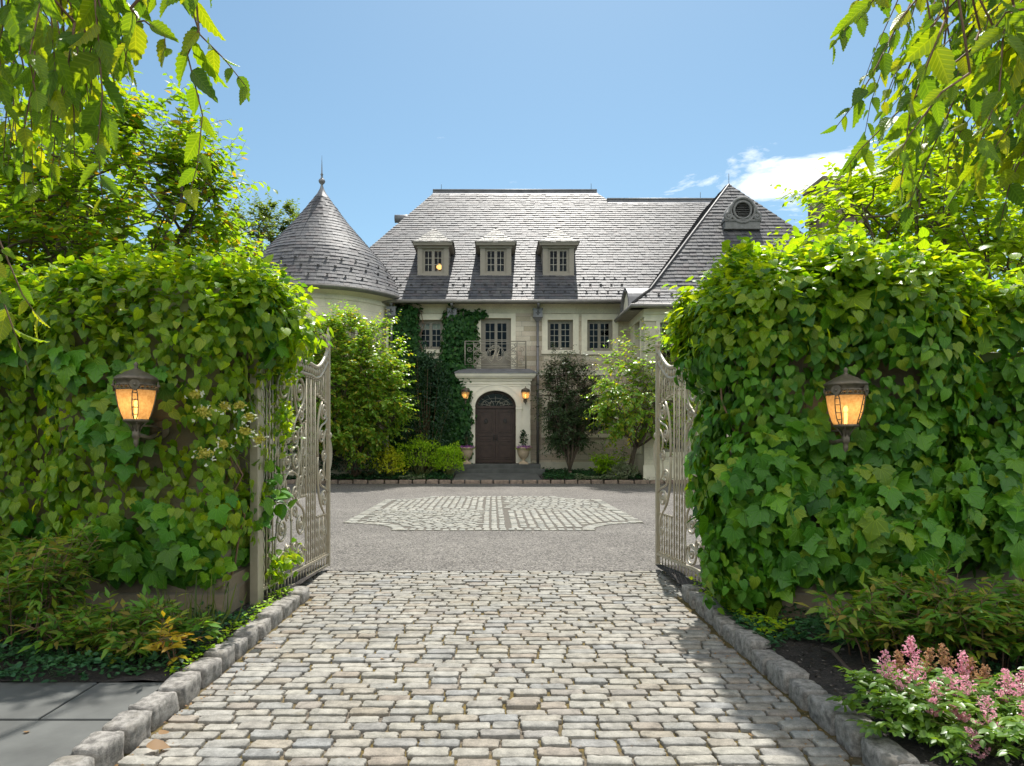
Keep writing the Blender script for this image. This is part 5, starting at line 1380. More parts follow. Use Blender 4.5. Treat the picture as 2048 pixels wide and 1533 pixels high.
def sprays(root, base, n, h, lean, lsize, lmat, T=T_LANCE, per=16, seed=1, wid=1.0, base_r=.2, stem_mat=None, compound=True, name='foliage', zmin=.0):
    """cane plant: arching stems each carrying fans of narrow leaves"""
    rs = np.random.default_rng(seed); loc = np.array(root.location); mb = MB(); P, D_, Nn, S = [], [], [], []
    for k in range(n):
        a = rs.uniform(0, 2 * np.pi); b = np.array(base) + np.array([math.cos(a), math.sin(a), 0]) * base_r * rs.uniform(.1, 1)
        ln = h * rs.uniform(.55, 1.1); o = np.array([math.cos(a), math.sin(a), 0]) * lean * rs.uniform(.3, 1.1)
        pts = [b + np.array([0, 0, ln * t]) * (1 - .18 * t) + o * t ** 1.6 * ln for t in np.linspace(0, 1, 6)]
        mb.tube([tuple(p - loc) for p in pts], [.007, .006, .005, .004, .003, .002], 4)
        for q in range(per):
            t = rs.uniform(.3, 1); i = min(4, int(t * 5)); p = pts[i] + (pts[i + 1] - pts[i]) * (t * 5 - i)
            pet = unit(rs.normal(0, 1, 3) * [1, 1, .4] + [0, 0, .25]); L = lsize * rs.uniform(.8, 2.2)
            e = p + pet * L
            mb.tube([tuple(p - loc), tuple(e - loc)], .002, 3, caps=False)
            side = unit(np.cross(pet, UP) + 1e-3)
            for w in range(5 if compound else 2):
                f = (w // 2) / 2.5; sg = (1 if w % 2 else -1) if w < 4 else 0
                P.append(p + pet * L * (.45 + .5 * f) if w < 4 else e); D_.append(pet * .8 + side * sg * .8 + rs.normal(0, .15, 3)); Nn.append(UP + rs.normal(0, .35, 3)); S.append(lsize * rs.uniform(.7, 1.25))
    mb.build('stem', stem_mat or M['twig'], root)
    leaves(name, T, P, D_, Nn, S, lmat, root, wid=wid, local=tuple(loc), curl=.25)
# ================================================================== CREEPERS ON PIERS AND WALLS
BL = [Blob((-3.02, 6.38, 1.58), (.84, .66, 1.26), 5), Blob((-2.98, 6.5, 2.58), (.92, .80, .50), 2.6), Blob((-2.38, 6.5, 2.66), (.46, .66, .40), 2.6), Blob((-3.5, 6.4, 2.55), (.55, .7, .44), 2.6)]
BLW = [Blob((-6.6, 6.38, 1.38), (2.85, .40, 1.20), 5), Blob((-5.0, 6.4, 2.35), (1.3, .55, .45), 2.6)]
BR = [Blob((3.06, 6.4, 1.58), (.96, .72, 1.26), 5), Blob((2.90, 6.5, 2.62), (.98, .84, .56), 2.6), Blob((2.32, 6.45, 2.52), (.42, .66, .48), 2.6), Blob((2.24, 6.05, 1.0), (.26, .42, .8), 3), Blob((3.40, 6.4, 2.66), (.75, .8, .52), 2.6)]
BRW = [Blob((6.8, 6.36, 1.42), (2.85, .40, 1.22), 5), Blob((5.1, 6.4, 2.45), (1.4, .55, .45), 2.6)]
def keepL(P, Nn):
    k = ~((P[:, 0] > -2.24) & (P[:, 1] > 6.5) & (P[:, 2] < 2.36)) & ~((P[:, 0] > -2.28) & (P[:, 1] > 6.2) & (P[:, 2] < .8))
    nz = noise3(P, 2.3, 5.5)
    k &= ~((nz > .38) & (P[:, 2] < 1.25)); k &= ~((P[:, 2] < .40) & (P[:, 0] < -2.6) & (nz > .0))
    k &= ~((np.hypot(P[:, 0] + 2.83, (P[:, 2] - 1.92) * .62) < .13) & (P[:, 1] < 5.9))
    return k & (P[:, 1] < 7.1)
def keepR(P, Nn):
    nz = noise3(P, 2.3, 9.5)
    k = ~((nz > .45) & (P[:, 2] < 2.4) & (P[:, 0] > 2.5)); k &= ~((P[:, 2] < .55) & (P[:, 0] > 3.1) & (nz > .0))
    k &= ~((np.hypot(P[:, 0] - 2.84, (P[:, 2] - 1.88) * .62) < .12) & (P[:, 1] < 5.9))
    k &= ~((P[:, 0] < 2.6) & (P[:, 1] > 7.0) & (P[:, 2] < 2.4))
    return k & (P[:, 1] < 7.1)
def creeper(name, label, blobs, keep, size, dens, seed, topsz=.085, flowers=()):
    root = empty(name, tuple(blobs[0].c * [1, 1, 0]), label, 'creeper', 'creepers on the entrance walls'); loc = tuple(root.location)
    P, Nn = sheath(blobs, dens, .12, seed, keep)
    top = (P[:, 2] > 2.2) & (Nn[:, 2] > -.1) & (rng.uniform(0, 1, len(P)) < np.clip((P[:, 2] - 2.3) * 1.2 + Nn[:, 2] * .6, 0, .95))
    Q, Nq = P[~top], Nn[~top]
    big = noise3(Q, 1.1, seed + 20) > (.02 if seed < 5 else -.12)
    for sel, T, nm, mt, lo, hi in ((big, T_IVY, 'ivy_leaves', M['ivy'], .55, 1.45), (~big, T_HEART, 'heart_leaves', M['hydrangea'] if seed < 5 else M['ivy'], .5, .85)):
        A, B = Q[sel], Nq[sel]
        leaves(nm, T, A, hang_dirs(B, .45, .42), up_nrm(B, .5, .34), size * rng.uniform(lo, hi, len(A)), mt, root, local=loc, curl=.34)
    # crown of the creeper: smaller leaves in several fluffy layers
    A, B = P[top], Nn[top]
    A = np.concatenate([A + B * rng.uniform(-.06, .18, (len(A), 1)) + rnd(len(A), .04) for _ in range(3)]); B = np.concatenate([B] * 3)
    leaves('top_leaves', T_HEART, A, hang_dirs(B, 1.0, .5), up_nrm(B, .9, .4), topsz * rng.uniform(.6, 1.35, len(A)), M['hydrangea'], root, local=loc)
    mb = MB(); rs = random.Random(seed)                       # loose shoots waving from the top
    SP, SD, SN = [], [], []
    idx = rng.choice(np.flatnonzero(top), min(300, top.sum()), replace=False)
    for i in idx:
        p = Vector(P[i]); d = (Vector(Nn[i]) + Vector((rs.gauss(0, .5), rs.gauss(0, .4), .5))).normalized(); L = rs.uniform(.1, .34)
        pts = [p + d * L * t + Vector((0, 0, -.06 * t * t)) for t in (0, .5, 1)]; mb.tube([q - Vector(loc) for q in pts], .0025, 3, caps=False)
        for q in range(7):
            t = (q + 1) / 7; SP.append(p + d * L * t); SD.append(d * .5 + Vector((rs.gauss(0, .7), rs.gauss(0, .7), rs.gauss(0, .3)))); SN.append(Vector((rs.gauss(0, .4), rs.gauss(0, .4), 1)))
    mb.build('shoot', M['stem_green'], root)
    leaves('shoot_leaves', T_HEART, np.array(SP), np.array(SD), np.array(SN), topsz * rng.uniform(.45, .95, len(SP)), M['hydrangea'], root, local=loc)
    st = stems_on(blobs, 26, 'vine_stem', root, seed); st.location = (-loc[0], -loc[1], -loc[2])
    for (x, y, z, r) in flowers:                              # lacecap flower heads
        c = np.array([x, y, z]); n = 130
        d = unit(rnd(n) + [0, -.5, .5]); Pf = c + d * r * rng.uniform(.3, 1, (n, 1)) * [1, .5, .7]
        leaves('flower_head', T_PETAL, Pf, rnd(n), d + rnd(n, .3), .022 * rng.uniform(.6, 1.2, n), M['lacecap'], root, local=loc)
        n = 6; a = rng.uniform(0, 6.28, n); Pf = c + np.stack([np.cos(a) * r * 1.15, -np.full(n, r * .45), np.sin(a) * r * .8 - .01], 1) + rnd(n, .012)
        leaves('white_sepals', T_PETAL, np.repeat(Pf, 3, 0), rnd(3 * n), np.array([0, -1, .4]) + rnd(3 * n, .4), .021 * rng.uniform(.7, 1.2, 3 * n), M['white_petal'], root, local=loc)
    return root
fl = [(PX(px, 5.55), 5.55, PZ(py, 5.55), r) for px, py, r in ((408, 825, .085), (450, 815, .06), (392, 790, .06), (410, 910, .085), (447, 890, .05), (490, 865, .06), (500, 835, .045), (478, 812, .045), (520, 880, .05))]
cl = creeper('climbing_ivy', 'creeper covering the left gate pier, with yellowish lacecap flowers beside the lantern', BL, keepL, .124, 430, 2.0, flowers=fl)
creeper('climbing_ivy', 'ivy covering the right gate pier with broad lobed leaves, spilling towards the gate', BR, keepR, .136, 430, 7.0)
def keepWL(P, Nn): return ~((noise3(P, 1.7, 2.5) > .38) | ((P[:, 2] < .5) & (P[:, 0] > -5.5) & (noise3(P, 2, 1) > -.1))) & (P[:, 0] > -9.2) & (P[:, 1] < 6.7)
def keepWR(P, Nn):
    cop = (P[:, 2] > 2.34) & (P[:, 2] < 2.52) & (P[:, 0] > 4.05) & (P[:, 0] < 4.75) & (Nn[:, 1] < -.2)
    return ~((noise3(P, 1.7, 4.5) > .36) | ((P[:, 2] < .62) & (noise3(P, 2, 7) > -.2)) | cop) & (P[:, 0] < 9.2) & (P[:, 1] < 6.7)
creeper('climbing_ivy', 'creeper on the left garden wall, behind the bamboo-like shrub', BLW, keepWL, .130, 320, 3.0)
creeper('climbing_ivy', 'ivy on the right garden wall with large hanging leaves, above the shrub and pink flowers', BRW, keepWR, .152, 320, 8.0)
# sprigs threaded through the left gate
loc = tuple(cl.location)
for (x, y, z, hx, hy, hz, n, m) in ((-2.12, 6.95, 1.78, .10, .28, .30, 150, 'hydrangea'), (-2.10, 6.85, 2.32, .12, .40, .16, 130, 'hydrangea'), (-2.08, 6.9, .42, .12, .42, .09, 90, 'hydrangea'), (-2.12, 6.7, .32, .08, .2, .2, 70, 'hydrangea'), (-2.1, 6.6, 1.1, .07, .12, .35, 26, 'ivy')):
    P = np.array([x, y, z]) + rng.normal(0, .5, (n, 3)) * [hx, hy, hz]
    leaves('threaded_sprig', T_HEART, P, rnd(n) + DOWN * .4, rnd(n, .5) + [.4, -.3, .7], (.065 if m == 'hydrangea' else .13) * rng.uniform(.6, 1.2, n), M[m], cl, local=loc)

# ================================================================== OVERHANGING TREES (trunks just out of the picture)
def overhang(name, base, fork, bough, twigs, label, seed, high=()):
    root = empty(name, base, label, 'tree', 'trees hanging over the entrance'); loc = Vector(base); rs = random.Random(seed)
    mb = MB(); mb.tube([Vector((0, 0, -.1)), (Vector(fork) - loc) * .5 + Vector((.06, 0, 0)), Vector(fork) - loc], [.16, .13, .10], 10)
    bp = []
    for b in bough:
        pts = spline(fork, b, .18, 6, .05, rs); mb.tube([p - loc for p in pts], [.07 * (1 - i / 6) ** .8 + .008 for i in range(7)], 7)
        for p, q in zip(pts, pts[1:]): bp += [p.lerp(q, t) for t in (.2, .6, 1)]
    mb.build('trunk', M['bark'], root)
    tw = MB(); P, Dd, Nn, S = [], [], [], []
    for (pts, nl, sz) in twigs:
        V = [Vector((PX(x, Y), Y, PZ(y, Y))) for x, y, Y in pts]
        if len(V) == 2: V = [V[0], V[0].lerp(V[1], .35) + Vector((rs.uniform(-.03, .03), rs.uniform(-.03, .03), .025)), V[0].lerp(V[1], .7) + Vector((rs.uniform(-.03, .03), 0, .015)), V[1]]
        tw.tube([v - loc for v in V], [.0032 - .0022 * i / (len(V) - 1) for i in range(len(V))], 5)
        tgt = rs.choice(sorted(bp, key=lambda p: (p - V[0]).length)[:9]); dv = tgt - V[0]      # the branchlet that carries the twig
        cv = [V[0], V[0] + dv * .35 + Vector((rs.gauss(0, .06), rs.gauss(0, .06), .06 + .08 * dv.length)), V[0] + dv * .7 + Vector((rs.gauss(0, .06), rs.gauss(0, .06), .05 + .06 * dv.length)), tgt]
        cv = [cv[0], cv[0].lerp(cv[1], .6), cv[1], cv[2], cv[3]]
        tw.tube([v - loc for v in cv], [.0034, .0036, .004, .0045, .005], 4)
        L = len(V) - 1
        for q in range(nl):
            u = (q + rs.uniform(.5, .9)) / nl * L; i = min(L - 1, int(u)); p = V[i].lerp(V[i + 1], u - i); ax = (V[i + 1] - V[i]).normalized()
            sd = ax.cross(Vector((rs.gauss(0, .5), 1, rs.gauss(0, .3)))).normalized() * (1 if q % 2 else -1)
            d = ax * rs.uniform(.1, .7) + sd * rs.uniform(.35, .95) + Vector((0, rs.gauss(0, .25), -.75))
            P.append(p); Dd.append(d.normalized()); Nn.append(Vector((rs.gauss(0, .55), rs.choice((-1, -1, 1)) * rs.uniform(.3, 1), rs.gauss(.25, .4)))); S.append(sz * 1.18 * rs.uniform(.62, 1.2) * (1.08 - .5 * (q / nl) ** 2))
    tw.build('twig', M['twig'], root)
    for (x, y, z, rx, ry, rz, n) in high:       # the crown above the picture: it dapples the paving
        d = unit(rnd(n)); Q = np.array([x, y, z]) + d * [rx, ry, rz] * rng.uniform(.2, 1, (n, 1)) ** .5
        leaves('upper_leafage', T_OV, Q, rnd(n) + DOWN, rnd(n, .5) + UP, .13 * rng.uniform(.7, 1.2, n), M['birch'], root, local=tuple(loc))
        m = MB()
        for q in range(5): m.tube([Vector(fork) - loc, Vector((x, y, z)) * .6 + Vector(fork) * .4 + Vector((0, 0, .5)) - loc, Vector(Q[q]) - loc], [.06, .03, .005], 5)
        m.build('bough', M['bark'], root)
    leaves('leafage', T_BIRCH, np.array(P), np.array(Dd), np.array(Nn), np.array(S), M['birch'], root, wid=.78, local=tuple(loc), curl=.2)
rs = random.Random(31)
TL = [([(385, -80, 1.8), (398, 60, 1.8), (375, 110, 1.8), (405, 230, 1.8), (395, 330, 1.8), (370, 420, 1.8)], 13, .088),
      ([(360, -60, 1.85), (400, 70, 1.85), (450, 120, 1.85), (497, 180, 1.85)], 9, .062),
      ([(185, -60, 1.75), (195, 60, 1.75), (205, 190, 1.75), (195, 290, 1.75), (205, 400, 1.78)], 13, .09),
      ([(95, -60, 1.7), (105, 60, 1.7), (112, 160, 1.7), (100, 260, 1.7)], 8, .098),
      ([(-140, 420, 1.7), (-20, 530, 1.7), (20, 640, 1.7), (58, 742, 1.7)], 11, .072),
      ([(-120, 330, 1.75), (-10, 460, 1.75), (45, 590, 1.75), (80, 640, 1.75)], 9, .066)]
for k in range(66):
    x0 = rs.uniform(-260, 270); y0 = rs.uniform(-150, 60); Y = rs.uniform(1.55, 2.7)
    x1 = x0 + rs.uniform(-40, 75); lim = 430 if x1 < 60 else 400 if x1 < 130 else 330 if x1 < 210 else 190
    y1 = rs.uniform(.35, 1.0) * lim
    TL.append(([(x0, y0, Y), (x1, y1, Y + rs.uniform(-.1, .1))], max(4, int((y1 - y0) / 34)), rs.uniform(.06, .092)))
for k in range(9): 
    x0 = rs.uniform(230, 410); Y = rs.uniform(1.7, 2.3); TL.append(([(x0, -140, Y), (x0 + rs.uniform(-30, 40), rs.uniform(-20, 45), Y)], 5, .07))
overhang('overhanging_tree', (-3.4, .5, 0), (-3.1, .8, 2.9), [(-1.3, 1.9, 3.25), (-.7, 1.85, 3.2), (-1.6, 2.5, 3.4), (-1.9, 1.6, 2.95), (-1.0, 2.2, 3.3)], TL, 'tree leaning in at the top left, long serrated leaves on drooping twigs', 4, [(-2.0, 8.25, 7.6, .7, .35, .3, 330), (-3.1, 8.2, 7.7, .9, .45, .35, 420)])
TR = [([(1740, -90, 1.9), (1712, 20, 1.9), (1690, 60, 1.9), (1662, 92, 1.9)], 10, .056),
      ([(1880, -60, 1.8), (1800, 40, 1.8), (1755, 130, 1.8), (1715, 200, 1.8), (1672, 255, 1.8)], 13, .066),
      ([(1990, 60, 1.8), (1880, 150, 1.8), (1790, 230, 1.8), (1720, 300, 1.8), (1690, 340, 1.8)], 13, .07),
      ([(1890, 40, 1.75), (1850, 140, 1.75), (1822, 210, 1.75), (1810, 300, 1.75), (1800, 380, 1.75)], 12, .088),
      ([(1960, 60, 1.85), (1900, 220, 1.85), (1850, 330, 1.85), (1815, 420, 1.85)], 12, .076),
      ([(2060, 40, 1.6), (2040, 80, 1.6), (2010, 105, 1.6)], 3, .115)]
for k in range(98):
    e = rs.uniform(0, 1) ** .7; x0 = 1790 + e * 470; y0 = rs.uniform(-150, 120 + 130 * e); Y = rs.uniform(1.55, 2.8)
    ln = rs.uniform(140, 360); a = rs.uniform(.15, .75)
    x1, y1 = x0 - ln * math.sin(a), y0 + ln * math.cos(a)
    if x1 < 1700: x1 = 1700 + rs.uniform(0, 80)
    lim = 300 if x1 < 1780 else 430 if x1 < 1900 else 500
    y1 = min(y1, lim)
    TR.append(([(x0, y0, Y), (x1, y1, Y + rs.uniform(-.1, .1))], max(4, int(ln / 26)), rs.uniform(.055, .088)))
overhang('overhanging_tree', (3.7, .6, 0), (3.2, .9, 2.8), [(1.3, 1.9, 3.25), (1.0, 1.8, 3.2), (1.6, 2.6, 3.35), (1.5, 1.7, 2.95), (1.2, 2.3, 3.3), (2.2, 2.3, 3.1)], TR, 'tree leaning in at the top right, yellow-green serrated leaves against the sky', 6, [(2.45, 8.0, 7.8, .28, .9, .35, 900), (2.55, 8.7, 8.2, .36, .6, .3, 520)])

# ================================================================== TREES
def mk(name, loc, label, cat, group=None): return empty(name, loc, label, cat, group)
t = mk('cherry_tree', (-6.6, 10.4, 0), 'cherry tree behind the left pier, reddish tips on upright shoots against the sky', 'tree', 'trees behind the entrance walls')
tree(t, (-6.6, 10.4, -.05), (-6.05, 10.2, 4.7), (2.45, 1.9, 2.45), 12, 10, 11, 14, .8, .17, M['cherry'], seed=3, up=.75, trunk_r=.13, droop=.3)
t = mk('cherry_tree', (-9.6, 12.0, 0), 'denser darker cherry tree at the left edge, behind the left wall', 'tree', 'trees behind the entrance walls')
tree(t, (-9.6, 12.0, -.05), (-9.0, 11.8, 4.6), (2.7, 2.0, 2.8), 12, 11, 12, 14, .75, .17, M['cherry'], seed=8, up=.6, trunk_r=.15)
t = mk('young_tree', (-7.4, 17.0, 0), 'small leafy tree between the cherry tree and the turret roof', 'tree', 'trees behind the entrance walls')
tree(t, (-7.4, 17.0, -.05), (-7.0, 17.0, 4.9), (2.0, 1.5, 2.1), 10, 9, 12, 12, .6, .17, M['cherry'], seed=12, up=.6, trunk_r=.10)
t = mk('distant_tree', (-15.0, 43, 0), 'rounded tree far behind, just left of the turret roof', 'tree')
tree(t, (-15.0, 43, -.05), (-14.6, 43, 13.4), (4.6, 3.5, 3.9), 11, 11, 12, 13, .9, .26, M['far_tree'], T=T_DIA, seed=14, up=.3, trunk_r=.3, wid=1.5)
t = mk('bright_tree', (6.4, 9.6, 0), 'sunlit yellow-green tree behind the right pier, bare stem showing in the crown', 'tree', 'trees behind the entrance walls')
tree(t, (6.0, 9.6, -.05), (6.1, 9.6, 4.2), (2.0, 1.5, 1.9), 9, 7, 9, 12, .65, .17, M['cherry2'], seed=21, up=.55, trunk_r=.09, fork=.5)
t = mk('bright_tree', (8.6, 11.0, 0), 'taller yellow-green tree at the right edge, behind the right wall', 'tree', 'trees behind the entrance walls')
tree(t, (8.6, 11.0, -.05), (8.4, 10.8, 4.6), (2.3, 1.6, 2.5), 10, 8, 9, 12, .68, .17, M['cherry2'], seed=23, up=.55, trunk_r=.11)
t = mk('ornamental_tree', (-5.3, 26.5, 0), 'round bushy tree with bronze tips beside the turret, behind the left gate', 'tree', 'ornamental trees by the house')
tree(t, (-5.3, 27.0, .1), (-5.6, 25.5, 3.8), (3.0, 1.9, 2.95), 18, 13, 13, 11, .62, .19, M['ornamental'], T=T_OV, seed=31, up=.3, trunk_r=.10, fork=.2, bot=-1)
t = mk('ornamental_tree', (5.1, 25.6, 0), 'open layered tree with pale shiny leaves beside the right gate', 'tree', 'ornamental trees by the house')
tree(t, (5.25, 26.8, .1), (6.1, 25.0, 3.7), (2.7, 1.8, 2.5), 12, 8, 8, 11, .8, .19, M['ornamental'], T=T_OV, seed=37, up=.05, trunk_r=.09, fork=.35, bot=-.85)
t = mk('dark_tree', (3.1, 27.2, 0), 'slim dark tree right of the door, in front of the downspout wall', 'tree')
tree(t, (3.1, 27.2, .1), (3.05, 27.3, 3.1), (1.4, .8, 2.5), 15, 11, 10, 9, .48, .15, M['dark_tree'], T=T_LANCE, seed=41, up=.45, trunk_r=.085, fork=.12, bot=-.9, wid=1.3)

# ================================================================== WALL VINES ON THE HOUSE
def wallvine(blobs, label, seed):
    root = empty('wall_vine', tuple(blobs[0].c * [1, 1, 0]), label, 'vine', 'vines on the house front')
    P, Nn = sheath(blobs, 330, .09, seed, None)
    k = P[:, 1] < 29.0; P, Nn = P[k], Nn[k]
    leaves('foliage', T_OV, P, hang_dirs(Nn, .5, .4), up_nrm(Nn, .4, .35), .155 * rng.uniform(.6, 1.25, len(P)), M['vine_house'], root, wid=1.5, local=tuple(root.location))
    st = stems_on(blobs, 8, 'vine_stem', root, int(seed), .3, .014); st.location = -Vector(root.location)
wallvine([Blob((-1.38, 28.9, 5.85), (.72, .22, 1.3), 4), Blob((-1.55, 28.6, 4.0), (.80, .42, 1.0), 4), Blob((-1.65, 28.3, 2.2), (.78, .34, 1.8), 4), Blob((-.6, 28.93, 7.0), (.38, .10, .16), 3)], 'dark vine climbing between the first-floor window and the balcony, down to the left lantern', 11.0)
wallvine([Blob((-3.72, 28.88, 6.15), (.60, .24, 1.25), 4), Blob((-3.55, 28.85, 4.0), (.95, .28, 1.5), 4), Blob((-3.2, 28.8, 2.0), (1.1, .3, 1.6), 4)], 'dark vine in the corner by the turret, under its rain hopper', 15.0)

# ================================================================== SHRUBS
t = mk('evergreen_shrub', (-2.75, 27.3, 0), 'tall dark evergreen shrub left of the door, in front of the vine', 'shrub')
bush(t, (-2.75, 27.45, 2.75), (1.15, .7, 2.75), 5200, .13, M['holly'], T=T_LANCE, stems=20, seed=3, fill=.6, wid=1.3, lump=.12, up=.3)
t = mk('evergreen_shrub', (-5.2, 26.45, 0), 'low dark shrub in the shade under the round tree', 'shrub')
bush(t, (-5.4, 26.6, .90), (1.35, .38, .85), 2600, .12, M['holly'], T=T_LANCE, stems=16, seed=5, wid=1.3)
t = mk('evergreen_shrub', (-7.2, 26.9, 0), 'dark shrub below the turret, seen through the left gate', 'shrub')
bush(t, (-7.2, 26.6, .9), (1.3, .45, .8), 1800, .12, M['holly'], T=T_LANCE, stems=14, seed=6, wid=1.3)
for i, (px, r, zz, lb) in enumerate(((742, (.75, .42, .68), .78, 'leftmost lime green shrub along the drive edge, behind the golden one'), (838, (.92, .5, .80), .9, 'tallest lime green shrub in the row left of the door'), (898, (.62, .45, .66), .74, 'lime green shrub nearest the left urn'))):
    x = PX(px, 26.9); t = mk('lime_shrub', (x, 26.9, 0), lb, 'shrub', 'lime shrubs left of the door')
    bush(t, (x, 26.9, zz + .08), r, 2300, .085, M['spirea'], T=T_LANCE, stems=22, seed=51 + i, up=1.0, droop=.0, stem_mat=M['stem_green'], wid=1.4, lump=.3)
x = PX(779, 26.6); t = mk('golden_shrub', (x, 26.6, 0), 'bright golden yellow shrub among the lime shrubs', 'shrub')
bush(t, (x, 26.6, .68), (.58, .36, .55), 900, .10, M['gold_shrub'], T=T_OV, stems=18, seed=61, up=.9, stem_mat=M['stem_green'], wid=1.3, lump=.35)
x = PX(1213, 26.9); t = mk('lime_shrub', (x, 26.9, 0), 'leafy yellow-green plant at the foot of the wall right of the dark tree', 'shrub', 'lime shrubs left of the door')
del t['group']
sprays(t, (x, 26.9, .2), 26, 1.1, .5, .13, M['spirea'], T=T_LANCE, per=12, seed=63, base_r=.35, stem_mat=M['stem_green'], wid=1.3)
x = PX(1247, 26.5); t = mk('variegated_shrub', (x, 26.5, 0), 'low pale variegated shrub by the far kerb near the right gate', 'shrub')
bush(t, (x, 26.5, .42), (.62, .28, .34), 1500, .07, M['pale_cover'], T=T_OV, stems=10, seed=64)
x = PX(1232, 27.6); t = mk('sparse_shrub', (x, 27.6, 0), 'thin twiggy shrub with a few pale leaves against the wing wall', 'shrub')
sprays(t, (x, 27.6, .25), 9, 1.5, .5, .11, M['pale_cover'], T=T_OV, per=7, seed=66, base_r=.3)
for i, (x, y, z) in enumerate(URNS):
    t = mk('potted_topiary', (x, y, z + .63), ('small upright evergreen in the left urn', 'small upright evergreen in the right urn')[i], 'plant', 'evergreens in the urns')
    bush(t, (x, y, z + .98), (.14, .14, .36), 330, .07, M['holly'], T=T_OV, stems=5, seed=70 + i)
    t = mk('petunia', (x, y, z + .63), ('purple flowers spilling over the left urn', 'purple flowers spilling over the right urn')[i], 'flowers', 'flowers in the urns')
    n = 420; d = unit(rnd(n) * [1, 1, .3] + [0, 0, .25]); P = np.array([x, y, z + .66]) + d * [.36, .34, .14] * rng.uniform(.3, 1, (n, 1)) ** .5
    leaves('petal', T_PETAL, P, rnd(n), d + UP * .5 + rnd(n, .4), .045 * rng.uniform(.6, 1.2, n), M['petunia'], t, local=tuple(t.location))
    n = 260; d = unit(rnd(n) * [1, 1, .3] + [0, 0, .1]); P = np.array([x, y, z + .63]) + d * [.34, .32, .10] * rng.uniform(.3, 1, (n, 1)) ** .5
    leaves('foliage', T_OV, P, d + rnd(n, .4), d + UP + rnd(n, .4), .055 * rng.uniform(.6, 1.2, n), M['spirea'], t, local=tuple(t.location))

# ================================================================== FOREGROUND PLANTING
def nandina(loc, n, h, lean, ls, per, seed, label, base_r, mat='nandina', stem='twig', grp='bamboo-like shrubs in the front beds'):
    t = mk('bamboo_shrub', loc, label, 'shrub', grp); sprays(t, loc, n, h, lean, ls, M[mat], T=T_LANCE, per=per, seed=seed, base_r=base_r, stem_mat=M[stem], wid=1.25)
nandina((-3.55, 5.1, .08), 36, .95, .5, .10, 13, 81, 'tallest bamboo-like shrub at the left edge, fine reddish stems', .35)
nandina((-2.78, 4.95, .08), 26, .38, .7, .085, 11, 82, 'low spreading bamboo-like shrub in front of the left pier', .35)
nandina((-2.40, 4.85, .08), 12, .30, .65, .095, 9, 83, 'small bamboo-like shrub nearest the left kerb', .2)
nandina((-2.15, 4.62, .08), 3, .30, .45, .085, 6, 84, 'single bright yellow frond above the left kerb', .05, 'gold_frond')
nandina((2.86, 4.75, .08), 38, .58, .6, .095, 13, 85, 'bamboo-like shrub behind the pink flowers, nearer the drive', .35)
nandina((3.42, 4.72, .08), 40, .62, .6, .095, 13, 86, 'bamboo-like shrub at the right edge below the ivy wall', .4)
t = mk('grass_tuft', (-2.35, 5.3, .08), 'tuft of long thin grass blades at the foot of the left pier', 'grass tuft')
n = 70; a = rng.uniform(0, 6.28, n); d = np.stack([np.cos(a) * .75, np.sin(a) * .5, np.full(n, 1.0)], 1) + rnd(n, .15)
leaves('blade', T_LANCE, np.array([-2.35, 5.3, .08]) + rnd(n) * [.14, .12, 0], d, np.stack([np.cos(a), np.sin(a), np.full(n, .6)], 1), .42 * rng.uniform(.5, 1.1, n), M['grass'], t, wid=.07, curl=.5, local=tuple(t.location))
def cover(name, x0, x1, y0, y1, zf, n, size, mat, keep=None, h=.13, kind='stuff', wid=1.1):
    P = np.stack([rng.uniform(x0, x1, n), rng.uniform(y0, y1, n), np.zeros(n)], 1)
    if keep is not None: P = P[keep(P)]
    n = len(P); mound = .55 + .45 * np.array([noise.noise(Vector((p[0] * 3.5, p[1] * 3.5, 0))) for p in P]) * 1.4
    P[:, 2] = np.array([zf(p[0], p[1]) for p in P]) + h * np.clip(mound, .1, 1.3) * rng.uniform(.15, 1, n)
    a = rng.uniform(0, 6.28, n)
    o = leaves(name, T_OV, P, np.stack([np.cos(a), np.sin(a), rng.uniform(-.1, .7, n)], 1), UP + rnd(n, .4), size * rng.uniform(.6, 1.25, n), mat, None, wid=wid)
    return tag(o, kind=kind)
flat = lambda x, y: .085
cover('ground_cover', -5.2, -2.06, 4.25, 5.95, flat, 9000, .042, M['cover'], lambda P: P[:, 1] + .25 * P[:, 0] * 0 > 4.3 + .12 * np.sin(P[:, 0] * 5), .16)
cover('ground_cover', 2.0, 5.2, 4.3, 6.0, flat, 9500, .042, M['cover'], lambda P: (P[:, 1] > 4.95 + .15 * np.sin(P[:, 0] * 6)) | (P[:, 0] > 3.0 + .2 * np.sin(P[:, 1] * 5)), .14)
cover('ground_cover', -9.5, -1.55, 26.2, 27.4, houseground, 7000, .085, M['cover'], None, .2)
cover('ground_cover', 1.98, 9.0, 26.2, 28.2, houseground, 9000, .085, M['cover'], None, .2)
cover('ground_cover', 3.2, 5.2, 26.2, 26.55, houseground, 1400, .08, M['pale_cover'], None, .22)
cover('ground_cover', -3.6, -2.6, 26.2, 26.5, houseground, 500, .08, M['pale_cover'], None, .22)
cover('kerb_weeds', -2.12, -2.0, 4.4, 7.0, flat, 420, .035, M['spirea'], None, .10)
cover('kerb_weeds', 2.04, 2.35, 5.2, 7.0, flat, 700, .045, M['hydrangea'], None, .22)

